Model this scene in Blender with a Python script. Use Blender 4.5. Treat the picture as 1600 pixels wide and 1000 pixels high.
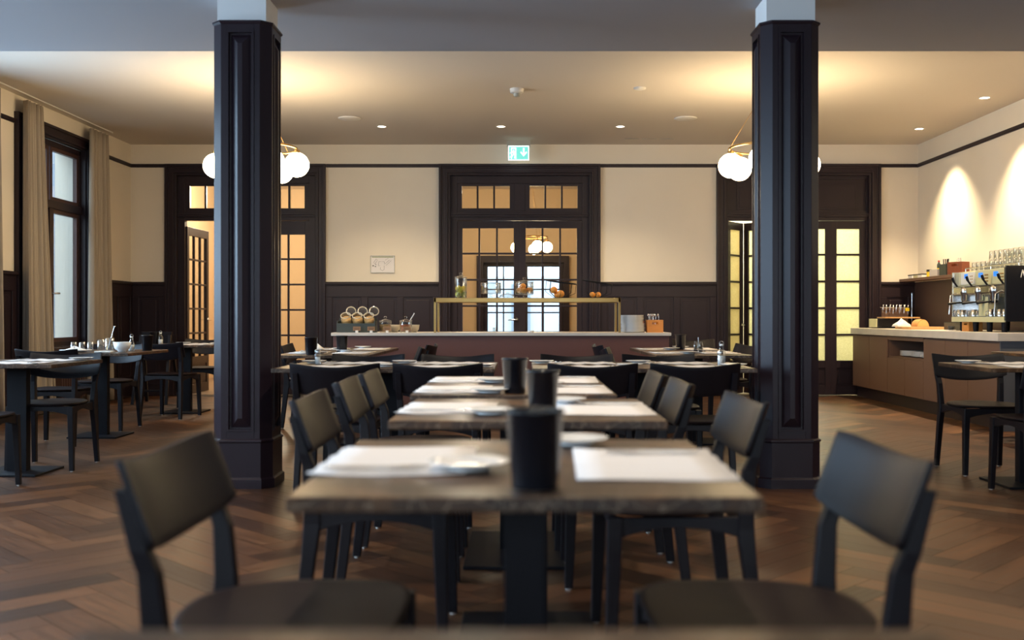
import bpy, math, random
from mathutils import Matrix, Vector
R = math.radians
PI = math.pi
random.seed(7)
for o in list(bpy.data.objects): bpy.data.objects.remove(o)
SC = bpy.context.scene
COL = SC.collection
H = 1.04          # camera height; photo horizon row 495, vanishing column 817, f = 1600 px

# ------------------------------------------------------------------ camera, world, exposure
cam = bpy.data.cameras.new('camera'); camo = bpy.data.objects.new('camera', cam); COL.objects.link(camo)
camo.location = (0, 0, H); camo.rotation_euler = (R(90), 0, 0)
cam.sensor_fit = 'HORIZONTAL'; cam.sensor_width = 36; cam.lens = 36
cam.shift_x = -17/1600; cam.shift_y = -5/1600
cam.clip_start = 0.05; cam.clip_end = 200
cam.dof.use_dof = True; cam.dof.focus_distance = 10.0; cam.dof.aperture_fstop = 2.2
SC.camera = camo
SC.view_settings.view_transform = 'Standard'; SC.view_settings.look = 'None'
SC.view_settings.exposure = 0.35; SC.view_settings.gamma = 1.0; SC.view_settings.use_curve_mapping = False
SC.cycles.use_denoising = True
SC.cycles.max_bounces = 8; SC.cycles.diffuse_bounces = 4; SC.cycles.glossy_bounces = 4
SC.cycles.transmission_bounces = 6; SC.cycles.transparent_max_bounces = 24
SC.cycles.sample_clamp_indirect = 6.0; SC.cycles.blur_glossy = 1.0
SC.cycles.caustics_reflective = False; SC.cycles.caustics_refractive = False
w = bpy.data.worlds.new('world'); SC.world = w; w.use_nodes = True
bg = w.node_tree.nodes['Background']; bg.inputs[0].default_value = (0.62, 0.80, 1.0, 1); bg.inputs[1].default_value = 3.4

def light(kind, name, loc, power, color, rot=(0,0,0), **kw):
    l = bpy.data.lights.new(name, kind); l.energy = power; l.color = color
    for k, v in kw.items(): setattr(l, k, v)
    o = bpy.data.objects.new(name, l); COL.objects.link(o); o.location = loc; o.rotation_euler = rot
    return o
def daylight(name, loc, rot, sx, sy, power, color=(0.66, 0.82, 1.0)):   # the sky seen through a window
    return light('AREA', name, loc, power, color, rot, shape='RECTANGLE', size=sx, size_y=sy)
DAY = 1.9
LWINS = [(10.4, 12.2), (7.5, 9.3), (4.6, 6.4), (1.7, 3.5), (-1.2, 0.6)]
for i, (a, b) in enumerate(LWINS):
    if i: daylight('window_daylight', (-5.62, (a+b)/2, 1.9), (0, R(-90), 0), 2.1, 1.4, 100*DAY, (.50, .73, 1.0))
light('AREA', 'sky_over_courtyard', (-7.0, 10.9, 4.7), 105, (.52, .76, 1.0), (Vector((-7.0, 10.9, 4.7))-Vector((-5.3, 11.5, 1.7))).to_track_quat('Z', 'Y').to_euler(), shape='SQUARE', size=2.0)
for x in (-3.2, 0.0, 3.2):
    daylight('front_window_daylight', (x, -4.42, 1.9), (R(90), 0, 0), 1.7, 2.1, 36*DAY, (.74, .86, 1.0))
WARM = (1.0, 0.66, 0.30)

# ------------------------------------------------------------------ helpers
def children(o): return [c for c in bpy.data.objects if c.parent == o]
class MB:
    def __init__(s): s.v = []; s.f = []; s.sm = []; s.mi = []; s.M = Matrix.Identity(4); s.m = 0
    def add(s, vs, fs, smooth=False):
        n = len(s.v); s.v += [s.M @ Vector(p) for p in vs]
        for f in fs: s.f.append([i+n for i in f]); s.sm.append(smooth); s.mi.append(s.m)
        return s
    def box(s, x0, x1, y0, y1, z0, z1):
        vs = [(x, y, z) for z in (z0, z1) for y in (y0, y1) for x in (x0, x1)]
        return s.add(vs, [(0,2,3,1),(4,5,7,6),(0,1,5,4),(2,6,7,3),(0,4,6,2),(1,3,7,5)])
    def cbox(s, cx, cy, cz, sx, sy, sz): return s.box(cx-sx/2, cx+sx/2, cy-sy/2, cy+sy/2, cz-sz/2, cz+sz/2)
    def loft(s, rings, smooth=False, caps=True):
        n = len(rings[0]); vs = [p for r in rings for p in r]; fs = []
        for k in range(len(rings)-1):
            for i in range(n):
                j = (i+1) % n; fs.append((k*n+i, k*n+j, (k+1)*n+j, (k+1)*n+i))
        s.add(vs, fs, smooth)
        if caps:
            s.add(rings[0], [tuple(reversed(range(n)))]); s.add(rings[-1], [tuple(range(n))])
        return s
    def post(s, pts):    # pts: (x,y,z,w,d) horizontal rectangular sections
        return s.loft([[(x-w/2,y-d/2,z),(x+w/2,y-d/2,z),(x+w/2,y+d/2,z),(x-w/2,y+d/2,z)] for x,y,z,w,d in pts])
    def beam(s, a, b, w, h, up=(0,0,1)):
        a, b = Vector(a), Vector(b); t = (b-a).normalized(); u = Vector(up)
        sd = t.cross(u).normalized(); u = sd.cross(t)
        rg = []
        for p in (a, b): rg.append([p - sd*w/2 - u*h/2, p + sd*w/2 - u*h/2, p + sd*w/2 + u*h/2, p - sd*w/2 + u*h/2])
        return s.loft(rg)
    def tube(s, pts, r, n=8, closed=False, smooth=True):
        P = [Vector(p) for p in pts]; rg = []; L = len(P); ref = None
        for i, p in enumerate(P):
            if closed: t = P[(i+1) % L]-P[i-1]
            else: t = P[min(i+1, L-1)]-P[max(i-1, 0)]
            t.normalize()
            if ref is None: ref = Vector((0,0,1)) if abs(t.z) < .9 else Vector((1,0,0))
            a = t.cross(ref).normalized(); b = a.cross(t); ref = b
            rr = r[i] if isinstance(r, (list, tuple)) else r
            rg.append([p + a*math.cos(2*PI*k/n)*rr + b*math.sin(2*PI*k/n)*rr for k in range(n)])
        if closed: rg.append(rg[0])
        return s.loft(rg, smooth, not closed)
    def lathe(s, prof, c=(0,0,0), n=20, smooth=True, caps=False):
        rg = [[(c[0]+r*math.cos(2*PI*k/n), c[1]+r*math.sin(2*PI*k/n), c[2]+z) for k in range(n)] for r, z in prof]
        return s.loft(rg, smooth, caps)
    def cyl(s, c, r, h, n=20): return s.lathe([(r,0),(r,h)], c, n, True, True)
    def ball(s, c, r, n=16, m=10, sz=1.0):
        prof = [(max(1e-5, r*math.sin(PI*k/m)), -r*sz*math.cos(PI*k/m)) for k in range(m+1)]
        return s.lathe(prof, c, n)
    def prism(s, poly, z0, z1):
        return s.loft([[(x,y,z0) for x,y in poly], [(x,y,z1) for x,y in poly]])
    def build(s, name, mat, parent=None, bevel=0, subs=0):
        me = bpy.data.meshes.new(name); me.from_pydata([tuple(v) for v in s.v], [], s.f)
        me.polygons.foreach_set('use_smooth', s.sm); me.polygons.foreach_set('material_index', s.mi)
        for m in (mat if isinstance(mat, (list, tuple)) else [mat]): me.materials.append(m)
        me.validate(); me.update()
        import bmesh
        bm = bmesh.new(); bm.from_mesh(me); bmesh.ops.recalc_face_normals(bm, faces=bm.faces); bm.to_mesh(me); bm.free()
        o = bpy.data.objects.new(name, me); COL.objects.link(o)
        if parent is not None: o.parent = parent
        if bevel:
            b = o.modifiers.new('bevel', 'BEVEL'); b.width = bevel; b.segments = 2; b.limit_method = 'ANGLE'; b.angle_limit = R(50)
        if subs:
            b = o.modifiers.new('subsurf', 'SUBSURF'); b.levels = subs; b.render_levels = subs
        return o
def empty(name, loc=(0,0,0), rz=0):
    o = bpy.data.objects.new(name, None); COL.objects.link(o); o.location = loc; o.rotation_euler = (0,0,rz); o.empty_display_size = .1
    return o
def tag(o, label=None, cat=None, group=None, kind=None):
    if label: o['label'] = label
    if cat: o['category'] = cat
    if group: o['group'] = group
    if kind: o['kind'] = kind
    return o
def struct(o, label=None): o['kind'] = 'structure'; 
def copy_tree(o, parent=None):
    c = o.copy(); COL.objects.link(c)
    if parent is not None: c.parent = parent
    for ch in children(o): copy_tree(ch, c)
    return c
_protos = {}
def inst(key, maker, loc, rz, label, cat=None, group=None):
    """first use builds the thing, later uses copy it with its parts"""
    if key not in _protos: o = maker(); _protos[key] = o
    else:
        o = copy_tree(_protos[key])
        for k in ('group',):
            if k in o: del o[k]
    o.location = loc; o.rotation_euler = (0, 0, rz)
    return tag(o, label, cat, group)

# ------------------------------------------------------------------ materials
def mat(name, col, rough=.5, metal=0, spec=.5, noise=0, nscale=8, bump=0, emit=None, es=0, coat=0, stretch=None):
    m = bpy.data.materials.new(name); m.use_nodes = True; nt = m.node_tree; p = nt.nodes['Principled BSDF']
    p.inputs['Base Color'].default_value = (*col, 1); p.inputs['Roughness'].default_value = rough
    p.inputs['Metallic'].default_value = metal; p.inputs['Specular IOR Level'].default_value = spec
    if coat: p.inputs['Coat Weight'].default_value = coat; p.inputs['Coat Roughness'].default_value = .15
    if emit: p.inputs['Emission Color'].default_value = (*emit, 1); p.inputs['Emission Strength'].default_value = es
    if noise or bump:
        tc = nt.nodes.new('ShaderNodeTexCoord'); mp = nt.nodes.new('ShaderNodeMapping'); n = nt.nodes.new('ShaderNodeTexNoise')
        if stretch: mp.inputs['Scale'].default_value = stretch
        n.inputs['Scale'].default_value = nscale; n.inputs['Detail'].default_value = 5
        nt.links.new(tc.outputs['Object'], mp.inputs[0]); nt.links.new(mp.outputs[0], n.inputs['Vector'])
        if noise:
            r = nt.nodes.new('ShaderNodeMix'); r.data_type = 'RGBA'
            r.inputs[6].default_value = (*[c*(1-noise) for c in col], 1); r.inputs[7].default_value = (*[min(1, c*(1+noise)) for c in col], 1)
            nt.links.new(n.outputs['Fac'], r.inputs[0]); nt.links.new(r.outputs[2], p.inputs['Base Color'])
        if bump:
            b = nt.nodes.new('ShaderNodeBump'); b.inputs['Strength'].default_value = bump; b.inputs['Distance'].default_value = .01
            nt.links.new(n.outputs['Fac'], b.inputs['Height']); nt.links.new(b.outputs[0], p.inputs['Normal'])
    return m
def glassmat(name, tint=(1,1,1), gloss=.12, rough=.02, bump=0, bscale=6):
    m = bpy.data.materials.new(name); m.use_nodes = True; nt = m.node_tree; nt.nodes.clear()
    out = nt.nodes.new('ShaderNodeOutputMaterial'); mx = nt.nodes.new('ShaderNodeMixShader')
    t = nt.nodes.new('ShaderNodeBsdfTransparent'); g = nt.nodes.new('ShaderNodeBsdfGlossy'); f = nt.nodes.new('ShaderNodeLayerWeight')
    t.inputs[0].default_value = (*tint, 1); g.inputs['Roughness'].default_value = rough; f.inputs['Blend'].default_value = gloss
    nt.links.new(f.outputs['Facing'], mx.inputs[0]); nt.links.new(t.outputs[0], mx.inputs[1]); nt.links.new(g.outputs[0], mx.inputs[2]); nt.links.new(mx.outputs[0], out.inputs[0])
    if bump:
        n = nt.nodes.new('ShaderNodeTexNoise'); n.inputs['Scale'].default_value = bscale; b = nt.nodes.new('ShaderNodeBump'); b.inputs['Strength'].default_value = bump
        nt.links.new(n.outputs[0], b.inputs['Height']); nt.links.new(b.outputs[0], g.inputs['Normal'])
    return m
M = {}
M['wall'] = mat('cream_plaster', (.80, .715, .59), .9, spec=.2, noise=.03, nscale=3, bump=.03)
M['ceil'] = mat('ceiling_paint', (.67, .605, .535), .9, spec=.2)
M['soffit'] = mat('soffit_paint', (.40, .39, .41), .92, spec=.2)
M['stub'] = mat('white_plaster', (.80, .80, .80), .85, spec=.2)
M['dark'] = mat('dark_painted_wood', (.021, .0115, .015), .42, spec=.32, noise=.12, nscale=14, stretch=(1,1,.15), bump=.02)
M['dark2'] = mat('column_paint', (.019, .0105, .016), .34, spec=.34, noise=.12, nscale=10, stretch=(1,1,.15), bump=.02)
M['chair'] = mat('black_stained_wood', (.0075, .0055, .008), .45, spec=.27, noise=.2, nscale=25, stretch=(1,1,.2), bump=.04)
M['seat'] = mat('dark_seat_veneer', (.013, .0070, .0075), .55, spec=.12, noise=.15, nscale=20, bump=.03)
M['blackmetal'] = mat('black_steel', (.005, .0045, .007), .5, spec=.2)
M['blackplastic'] = mat('black_enamel', (.007, .007, .010), .25, spec=.4)
M['nickel'] = mat('glide_metal', (.7, .68, .64), .3, metal=1)
M['paper'] = mat('placemat_paper', (.80, .76, .75), .8, spec=.2)
M['china'] = mat('white_china', (.82, .81, .80), .2, spec=.5)
M['cream'] = mat('cream_china', (.78, .70, .55), .35)
M['steel'] = mat('polished_steel', (.72, .72, .72), .18, metal=1)
M['cutlery'] = mat('cutlery_steel', (.75, .73, .70), .22, metal=1)
M['brass'] = mat('aged_brass', (.42, .25, .085), .3, metal=1)
M['curtain'] = mat('taupe_curtain', (.36, .30, .235), .95, spec=.1, noise=.06, nscale=90, bump=.05)
M['buffet'] = mat('buffet_lacquer', (.150, .064, .052), .62, spec=.3)
M['counter'] = mat('taupe_laminate', (.155, .086, .058), .6, spec=.3)
M['stone'] = mat('pale_quartz', (.62, .55, .48), .35, noise=.18, nscale=5, bump=.0)
M['seatwood'] = mat('light_wood', (.55, .30, .12), .5, noise=.2, nscale=30, stretch=(1, 1, .2))
M['orangewood'] = mat('orange_wood', (.62, .24, .05), .5, noise=.2, nscale=30, stretch=(.3, 1, 1))
M['redwood'] = mat('red_brown_wood', (.24, .065, .022), .5, noise=.15, nscale=30)
M['lemon'] = mat('lemon_peel', (.75, .58, .05), .5, bump=.1, nscale=80)
M['lime'] = mat('green_lemon_peel', (.45, .50, .06), .5, bump=.1, nscale=80)
M['orange'] = mat('orange_peel', (.80, .30, .04), .5, bump=.1, nscale=80)
M['cereal'] = mat('cereal_flakes', (.60, .36, .14), .8, noise=.5, nscale=60, bump=.5)
M['granola'] = mat('dried_fruit', (.45, .12, .05), .8, noise=.6, nscale=70, bump=.5)
M['liquid_white'] = mat('salt', (.8, .8, .8), .8)
M['card'] = mat('brown_card', (.25, .13, .06), .7)
M['ink'] = mat('ink_black', (.02, .02, .02), .6)
M['greybox'] = mat('grey_card', (.55, .50, .47), .7)
M['darkgreen'] = mat('dark_green_card', (.035, .045, .04), .6)
M['ivory'] = mat('ivory_panel', (.62, .58, .34), .35)
M['ivory_white'] = mat('white_panel', (.80, .78, .72), .35)
M['blue'] = mat('blue_display', (.02, .2, .9), .4, emit=(.02, .25, 1), es=.5)
M['red'] = mat('red_enamel', (.5, .02, .02), .4)
M['yellow'] = mat('yellow_print', (.8, .55, .02), .5)
M['bread'] = mat('bread_crust', (.55, .28, .09), .8, noise=.3, nscale=30, bump=.2)
M['crumb'] = mat('bread_crumb', (.72, .45, .16), .9, noise=.2, nscale=60)
M['cloth'] = mat('white_napkin', (.80, .76, .70), .9, bump=.2, nscale=30)
M['facade'] = mat('grey_stucco', (.34, .38, .44), .9)
M['paving'] = mat('grey_paving', (.30, .30, .30), .9)
M['hallwall'] = mat('hall_plaster', (.66, .50, .32), .9)
M['hallfloor'] = mat('hall_stone_floor', (.20, .15, .11), .4)
M['globe'] = mat('opal_globe', (.9, .9, .85), .3, emit=(1.0, .76, .44), es=26.0)
M['lampdisc'] = mat('downlight_lens', (.9, .9, .85), .3, emit=(1.0, .86, .66), es=8.0)
M['signwhite'] = mat('sign_white', (.85, .9, .9), .4, emit=(.82, 1, .98), es=1.15)
M['signteal'] = mat('sign_teal', (.12, .55, .48), .4, emit=(.16, .62, .56), es=.8)
M['greyplastic'] = mat('grey_plastic', (.42, .42, .38), .5)
M['whiteplastic'] = mat('white_plastic', (.75, .72, .68), .45)
M['radiator'] = mat('brown_radiator', (.06, .025, .02), .45)
M['glass'] = glassmat('clear_glass', (.95, .97, .97), .36)
M['pane'] = glassmat('old_window_glass', (.93, .94, .93), .10, bump=.12, bscale=2.2)
def frosted():
    m = bpy.data.materials.new('frosted_glass'); m.use_nodes = True; nt = m.node_tree; p = nt.nodes['Principled BSDF']
    out = nt.nodes['Material Output']; tr = nt.nodes.new('ShaderNodeBsdfTranslucent'); mx = nt.nodes.new('ShaderNodeMixShader')
    tr.inputs[0].default_value = (.85, .86, .66, 1); p.inputs['Base Color'].default_value = (.6, .6, .42, 1); p.inputs['Roughness'].default_value = .25
    n = nt.nodes.new('ShaderNodeTexNoise'); n.inputs['Scale'].default_value = 70; n.inputs['Detail'].default_value = 3
    cr = nt.nodes.new('ShaderNodeMix'); cr.data_type = 'RGBA'; cr.inputs[6].default_value = (.60, .62, .42, 1); cr.inputs[7].default_value = (.97, .97, .82, 1)
    tc = nt.nodes.new('ShaderNodeTexCoord'); nt.links.new(tc.outputs['Object'], n.inputs['Vector'])
    nt.links.new(n.outputs[0], cr.inputs[0]); nt.links.new(cr.outputs[2], tr.inputs[0])
    mx.inputs[0].default_value = .85; nt.links.new(p.outputs[0], mx.inputs[1]); nt.links.new(tr.outputs[0], mx.inputs[2]); nt.links.new(mx.outputs[0], out.inputs[0])
    return m
M['frost'] = frosted()
def marble():
    m = bpy.data.materials.new('brown_marble'); m.use_nodes = True; nt = m.node_tree; p = nt.nodes['Principled BSDF']
    tc = nt.nodes.new('ShaderNodeTexCoord'); n1 = nt.nodes.new('ShaderNodeTexNoise'); n1.inputs['Scale'].default_value = 5; n1.inputs['Detail'].default_value = 8; n1.inputs['Distortion'].default_value = 1.2
    v = nt.nodes.new('ShaderNodeTexVoronoi'); v.feature = 'DISTANCE_TO_EDGE'; v.inputs['Scale'].default_value = 14
    mxv = nt.nodes.new('ShaderNodeVectorMath'); mxv.operation = 'MULTIPLY_ADD'; mxv.inputs[1].default_value = (.25, .25, .25)
    nt.links.new(tc.outputs['Object'], n1.inputs['Vector']); nt.links.new(n1.outputs['Color'], mxv.inputs[0]); nt.links.new(tc.outputs['Object'], mxv.inputs[2]); nt.links.new(mxv.outputs[0], v.inputs['Vector'])
    cr = nt.nodes.new('ShaderNodeValToRGB'); e = cr.color_ramp.elements
    e[0].position = .32; e[0].color = (.022, .012, .008, 1); e[1].position = .72; e[1].color = (.165, .080, .034, 1)
    x = cr.color_ramp.elements.new(.52); x.color = (.062, .031, .016, 1)
    nt.links.new(n1.outputs['Fac'], cr.inputs[0])
    vr = nt.nodes.new('ShaderNodeValToRGB'); vr.color_ramp.elements[0].color = (.42, .32, .22, 1); vr.color_ramp.elements[1].position = .03; vr.color_ramp.elements[1].color = (0, 0, 0, 1)
    nt.links.new(v.outputs['Distance'], vr.inputs[0])
    ad = nt.nodes.new('ShaderNodeMix'); ad.data_type = 'RGBA'; ad.blend_type = 'ADD'; ad.inputs[0].default_value = .35
    nt.links.new(cr.outputs[0], ad.inputs[6]); nt.links.new(vr.outputs[0], ad.inputs[7]); nt.links.new(ad.outputs[2], p.inputs['Base Color'])
    p.inputs['Roughness'].default_value = .34; p.inputs['Specular IOR Level'].default_value = .4
    return m
M['marble'] = marble()
def floormat():
    m = bpy.data.materials.new('oak_herringbone'); m.use_nodes = True; nt = m.node_tree; p = nt.nodes['Principled BSDF']
    uv = nt.nodes.new('ShaderNodeUVMap'); uv.uv_map = 'UVMap'; at = nt.nodes.new('ShaderNodeAttribute'); at.attribute_name = 'tone'
    mp = nt.nodes.new('ShaderNodeMapping'); mp.inputs['Scale'].default_value = (2.2, 38, 1)
    n = nt.nodes.new('ShaderNodeTexNoise'); n.inputs['Scale'].default_value = 1.4; n.inputs['Detail'].default_value = 7; n.inputs['Distortion'].default_value = .6
    nt.links.new(uv.outputs[0], mp.inputs[0]); nt.links.new(mp.outputs[0], n.inputs['Vector'])
    cr = nt.nodes.new('ShaderNodeValToRGB'); e = cr.color_ramp.elements
    e[0].position = 0; e[0].color = (.024, .009, .0042, 1); e[1].position = 1; e[1].color = (.145, .062, .025, 1)
    x = e.new(.5); x.color = (.070, .027, .011, 1)
    nt.links.new(at.outputs['Fac'], cr.inputs[0])
    g = nt.nodes.new('ShaderNodeMapRange'); g.inputs['From Min'].default_value = .3; g.inputs['From Max'].default_value = .72; g.inputs['To Min'].default_value = .55; g.inputs['To Max'].default_value = 1.25
    nt.links.new(n.outputs['Fac'], g.inputs[0])
    mx = nt.nodes.new('ShaderNodeMix'); mx.data_type = 'RGBA'; mx.blend_type = 'MULTIPLY'; mx.inputs[0].default_value = 1
    cb = nt.nodes.new('ShaderNodeCombineColor')
    for i in range(3): nt.links.new(g.outputs[0], cb.inputs[i])
    nt.links.new(cr.outputs[0], mx.inputs[6]); nt.links.new(cb.outputs[0], mx.inputs[7]); nt.links.new(mx.outputs[2], p.inputs['Base Color'])
    rr = nt.nodes.new('ShaderNodeMapRange'); rr.inputs['To Min'].default_value = .30; rr.inputs['To Max'].default_value = .50; nt.links.new(n.outputs['Fac'], rr.inputs[0]); nt.links.new(rr.outputs[0], p.inputs['Roughness'])
    b = nt.nodes.new('ShaderNodeBump'); b.inputs['Strength'].default_value = .12; b.inputs['Distance'].default_value = .004; nt.links.new(n.outputs['Fac'], b.inputs['Height']); nt.links.new(b.outputs[0], p.inputs['Normal'])
    return m
M['floor'] = floormat()
M['gap'] = mat('floor_joint', (.015, .009, .006), .8)

# ------------------------------------------------------------------ the shell
XL, XR, YB, YF, ZC, ZS = -5.17, 5.21, 13.5, -4.0, 3.31, 3.0
def herringbone():
    L, W = .70, .14; vs, fs, uvs, tones = [], [], [], []
    s2 = math.sqrt(.5); g = .0012; rnd = random.Random(3)
    x0 = -1.59 - L*s2
    def rect(ax, ay, bx, by, horiz):
        cx, cy = (ax+bx)/2, (ay+by)/2
        X = (cx-cy)*s2 + x0; Y = (cx+cy)*s2
        if not (XL-.1 < X < XR+.1 and YF-.1 < Y < YB+.03): return
        t = rnd.random()*.75 + rnd.random()*.25; ou, ov = rnd.random()*50, rnd.random()*50; n = len(vs)
        for px, py in ((ax+g, ay+g), (bx-g, ay+g), (bx-g, by-g), (ax+g, by-g)):
            vs.append(((px-py)*s2 + x0, (px+py)*s2, 0))
            u, v = (px-ax, py-ay) if horiz else (py-ay, px-ax)
            uvs.append((u+ou, v+ov)); tones.append(t)
        fs.append((n, n+1, n+2, n+3))
    for m in range(-12, 14):
        for k in range(-70, 150):
            ox, oy = k*W + m*L, k*W - m*L
            rect(ox, oy, ox+L, oy+W, True); rect(ox+L, oy-(L-W), ox+L+W, oy+W, False)
    me = bpy.data.meshes.new('floor'); me.from_pydata(vs, [], fs)
    ul = me.uv_layers.new(name='UVMap'); ta = me.attributes.new('tone', 'FLOAT', 'POINT')
    for i, l in enumerate(me.loops): ul.data[i].uv = uvs[l.vertex_index]
    ta.data.foreach_set('value', tones)
    me.materials.append(M['floor']); me.materials.append(M['gap'])
    o = bpy.data.objects.new('floor', me); COL.objects.link(o); struct(o)
    b = MB().box(XL-.35, XR+.2, YF-.35, YB+.2, -.12, -.003).build('subfloor', M['gap'], o); b.parent = o
herringbone()

def wall(name, T, thick, a0, a1, z0, z1, ops, m):
    """T maps (along, into wall, z)"""
    b = MB(); b.M = T; ops = sorted(ops); c = a0
    for (o0, o1, p0, p1) in ops:
        if o0 > c: b.box(c, o0, 0, thick, z0, z1)
        if p0 > z0: b.box(o0, o1, 0, thick, z0, p0)
        if p1 < z1: b.box(o0, o1, 0, thick, p1, z1)
        c = o1
    if c < a1: b.box(c, a1, 0, thick, z0, z1)
    o = b.build(name, m); struct(o); return o
T_back = Matrix.Translation((0, YB, 0))                                       # along +X, into +Y
T_left = Matrix(((0,-1,0,XL),(1,0,0,0),(0,0,1,0),(0,0,0,1)))                  # along +Y, into -X
T_right = Matrix(((0,1,0,XR),(1,0,0,0),(0,0,1,0),(0,0,0,1)))                  # along +Y, into +X
T_front = Matrix(((1,0,0,0),(0,-1,0,YF),(0,0,1,0),(0,0,0,1)))
DOORS = [(-4.709, -2.595), (-1.105, 1.021), (2.548, 4.708)]
CW = .135
wall('wall_back', T_back, .2, XL-.35, XR+.2, 0, ZC, [(a+CW-.005, b-CW+.005, 0, 3.05-CW) for a, b in DOORS], M['wall'])
wall('wall_left', T_left, .35, YF-.35, YB, 0, ZC, [(a+.12, b-.12, .70, 3.03) for a, b in LWINS], M['wall'])
wall('wall_right', T_right, .2, YF-.2, YB, 0, ZC, [], M['wall'])
wall('wall_front', T_front, .35, XL, XR, 0, ZC, [(x-.85, x+.85, .8, 2.95) for x in (-3.2, 0, 3.2)], M['wall'])
o = MB().box(XL-.35, XR+.2, YF-.35, 19, ZC, ZC+.15).build('ceiling', M['ceil']); struct(o)
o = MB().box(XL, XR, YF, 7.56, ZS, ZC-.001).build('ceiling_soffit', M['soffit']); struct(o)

# picture rail and wainscot
def runs(T, segs, side):
    b = MB(); b.M = T
    for a0, a1 in segs:
        b.box(a0, a1, -.022, 0, 3.022, 3.052); b.box(a0, a1, -.014, 0, 3.008, 3.022)
    o = b.build('trim_'+side, M['dark']); struct(o); o['label'] = 'dark picture rail'
WT = 1.50
def wainscot(name, T, segs, n_of=None, top=True):
    b = MB(); b.M = T
    for seg in segs:
        a0, a1 = seg[0], seg[1]; n = seg[2] if len(seg) > 2 else max(1, round((a1-a0)/.5))
        b.box(a0, a1, -.012, 0, 0, WT-.05)
        b.box(a0, a1, -.035, -.012, 0, .14); b.box(a0, a1, -.028, -.012, .14, .26); b.box(a0, a1, -.028, -.012, WT-.20, WT-.05)
        st = .085; pw = ((a1-a0) - st*(n+1))/n
        for i in range(n+1):
            s = a0 + i*(pw+st); b.box(s, s+st, -.028, -.012, .26, WT-.20)
        for i in range(n):
            s = a0 + st + i*(pw+st)
            b.box(s+.035, s+pw-.035, -.020, -.012, .30, WT-.24)
        b.box(a0, a1, -.036, 0, WT-.05, WT-.035); b.box(a0, a1, -.055, 0, WT-.035, WT-.012); b.box(a0, a1, -.04, 0, WT-.012, WT)
    o = b.build(name, M['dark'], bevel=.004); struct(o); return o
bsegs = [(XL, DOORS[0][0]), (DOORS[0][1], DOORS[1][0]), (DOORS[1][1], DOORS[2][0]), (DOORS[2][1], XR)]
runs(T_back, bsegs, 'back')
lsegs = []; c = YF
for a, b in sorted(LWINS): lsegs.append((c, a)); c = b
lsegs.append((c, YB))
runs(T_left, lsegs, 'left'); runs(T_right, [(YF, YB)], 'right')
wainscot('wainscot_back', T_back, [(XL+.03, DOORS[0][0], 1), (DOORS[0][1], DOORS[1][0], 3), (DOORS[1][1], DOORS[2][0], 3), (DOORS[2][1], XR-.055, 1)])
wainscot('wainscot_left', T_left, [s for s in lsegs])
o = MB().box(XR-.055, XR, YF, YB-.03, 0, 1.495).build('wall_panel_right', mat('bar_back_panel', (.070, .038, .030), .5)); struct(o)

# ------------------------------------------------------------------ columns
def column(x, label):
    W = .355; c = .06; y0 = 6.2; cx, cy = x, y0+W/2
    root = empty('column', (cx, cy, 0)); root['kind'] = 'structure'; root['label'] = label
    def octa(h, ch, z): return [(-h+ch,-h,z),(h-ch,-h,z),(h,-h+ch,z),(h,h-ch,z),(h-ch,h,z),(-h+ch,h,z),(-h,h-ch,z),(-h,-h+ch,z)]
    h = W/2
    b = MB()
    core = h-.018
    b.loft([octa(core, c-.008, .27), octa(core, c-.008, 2.815)])
    # chamfer strips and frames of each face; panel recess 0.165 wide
    for k in range(4):
        b.M = Matrix.Rotation(k*PI/2, 4, 'Z')
        fw = h-c
        pw = .083
        b.box(-fw, -pw, -h, -core+.001, .27, 2.815); b.box(pw, fw, -h, -core+.001, .27, 2.815)
        b.box(-pw, pw, -h, -core+.001, .27, .345); b.box(-pw, pw, -h, -core+.001, 2.775, 2.815)
        # corner filler (chamfer)
        b.prism([(fw,-h),(h,-fw),(h-.018,-fw+.01),(fw-.01,-h+.018)], .27, 2.815)
    b.M = Matrix.Identity(4)
    b.loft([octa(h, c, 2.815), octa(h+.008, c, 2.825), octa(h+.008, c, 2.835)])
    b.build('shaft', M['dark2'], root, bevel=.002)
    for k in range(4):
        b = MB(); b.M = Matrix.Rotation(k*PI/2, 4, 'Z'); pw = .083
        z0, z1 = .345, 2.775
        y = -core
        b.box(-pw, pw, -h-.006, y, z0, z0+.012); b.box(-pw, pw, -h-.006, y, z1-.012, z1)
        b.box(-pw, -pw+.012, -h-.006, y, z0+.012, z1-.012); b.box(pw-.012, pw, -h-.006, y, z0+.012, z1-.012)
        i = .058; r = .014
        def rc(w, d, yy): return [(-w, yy, z0+d), (w, yy, z0+d), (w, yy, z1-d), (-w, yy, z1-d)]
        b.loft([rc(i, .025, y-.001), rc(r, .08, y-.030)], caps=False)
        b.add(rc(r, .08, y-.030), [(0,1,2,3)])
        b.build('raised_panel', M['dark2'], root)
    b = MB(); b.loft([octa(h+.018, c+.004, 0), octa(h+.018, c+.004, .055), octa(h+.006, c, .065), octa(h+.006, c, .275), octa(h+.012, c, .282), octa(h+.012, c, .292), octa(h, c, .30)])
    b.build('plinth', M['dark2'], root, bevel=.002)
    MB().box(-.148, .148, -.148, .148, 2.835, ZS).build('plaster_head', M['stub'], root)
column(-1.711, 'dark panelled timber column on the window side'); column(1.630, 'dark panelled timber column on the coffee bar side')

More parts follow.
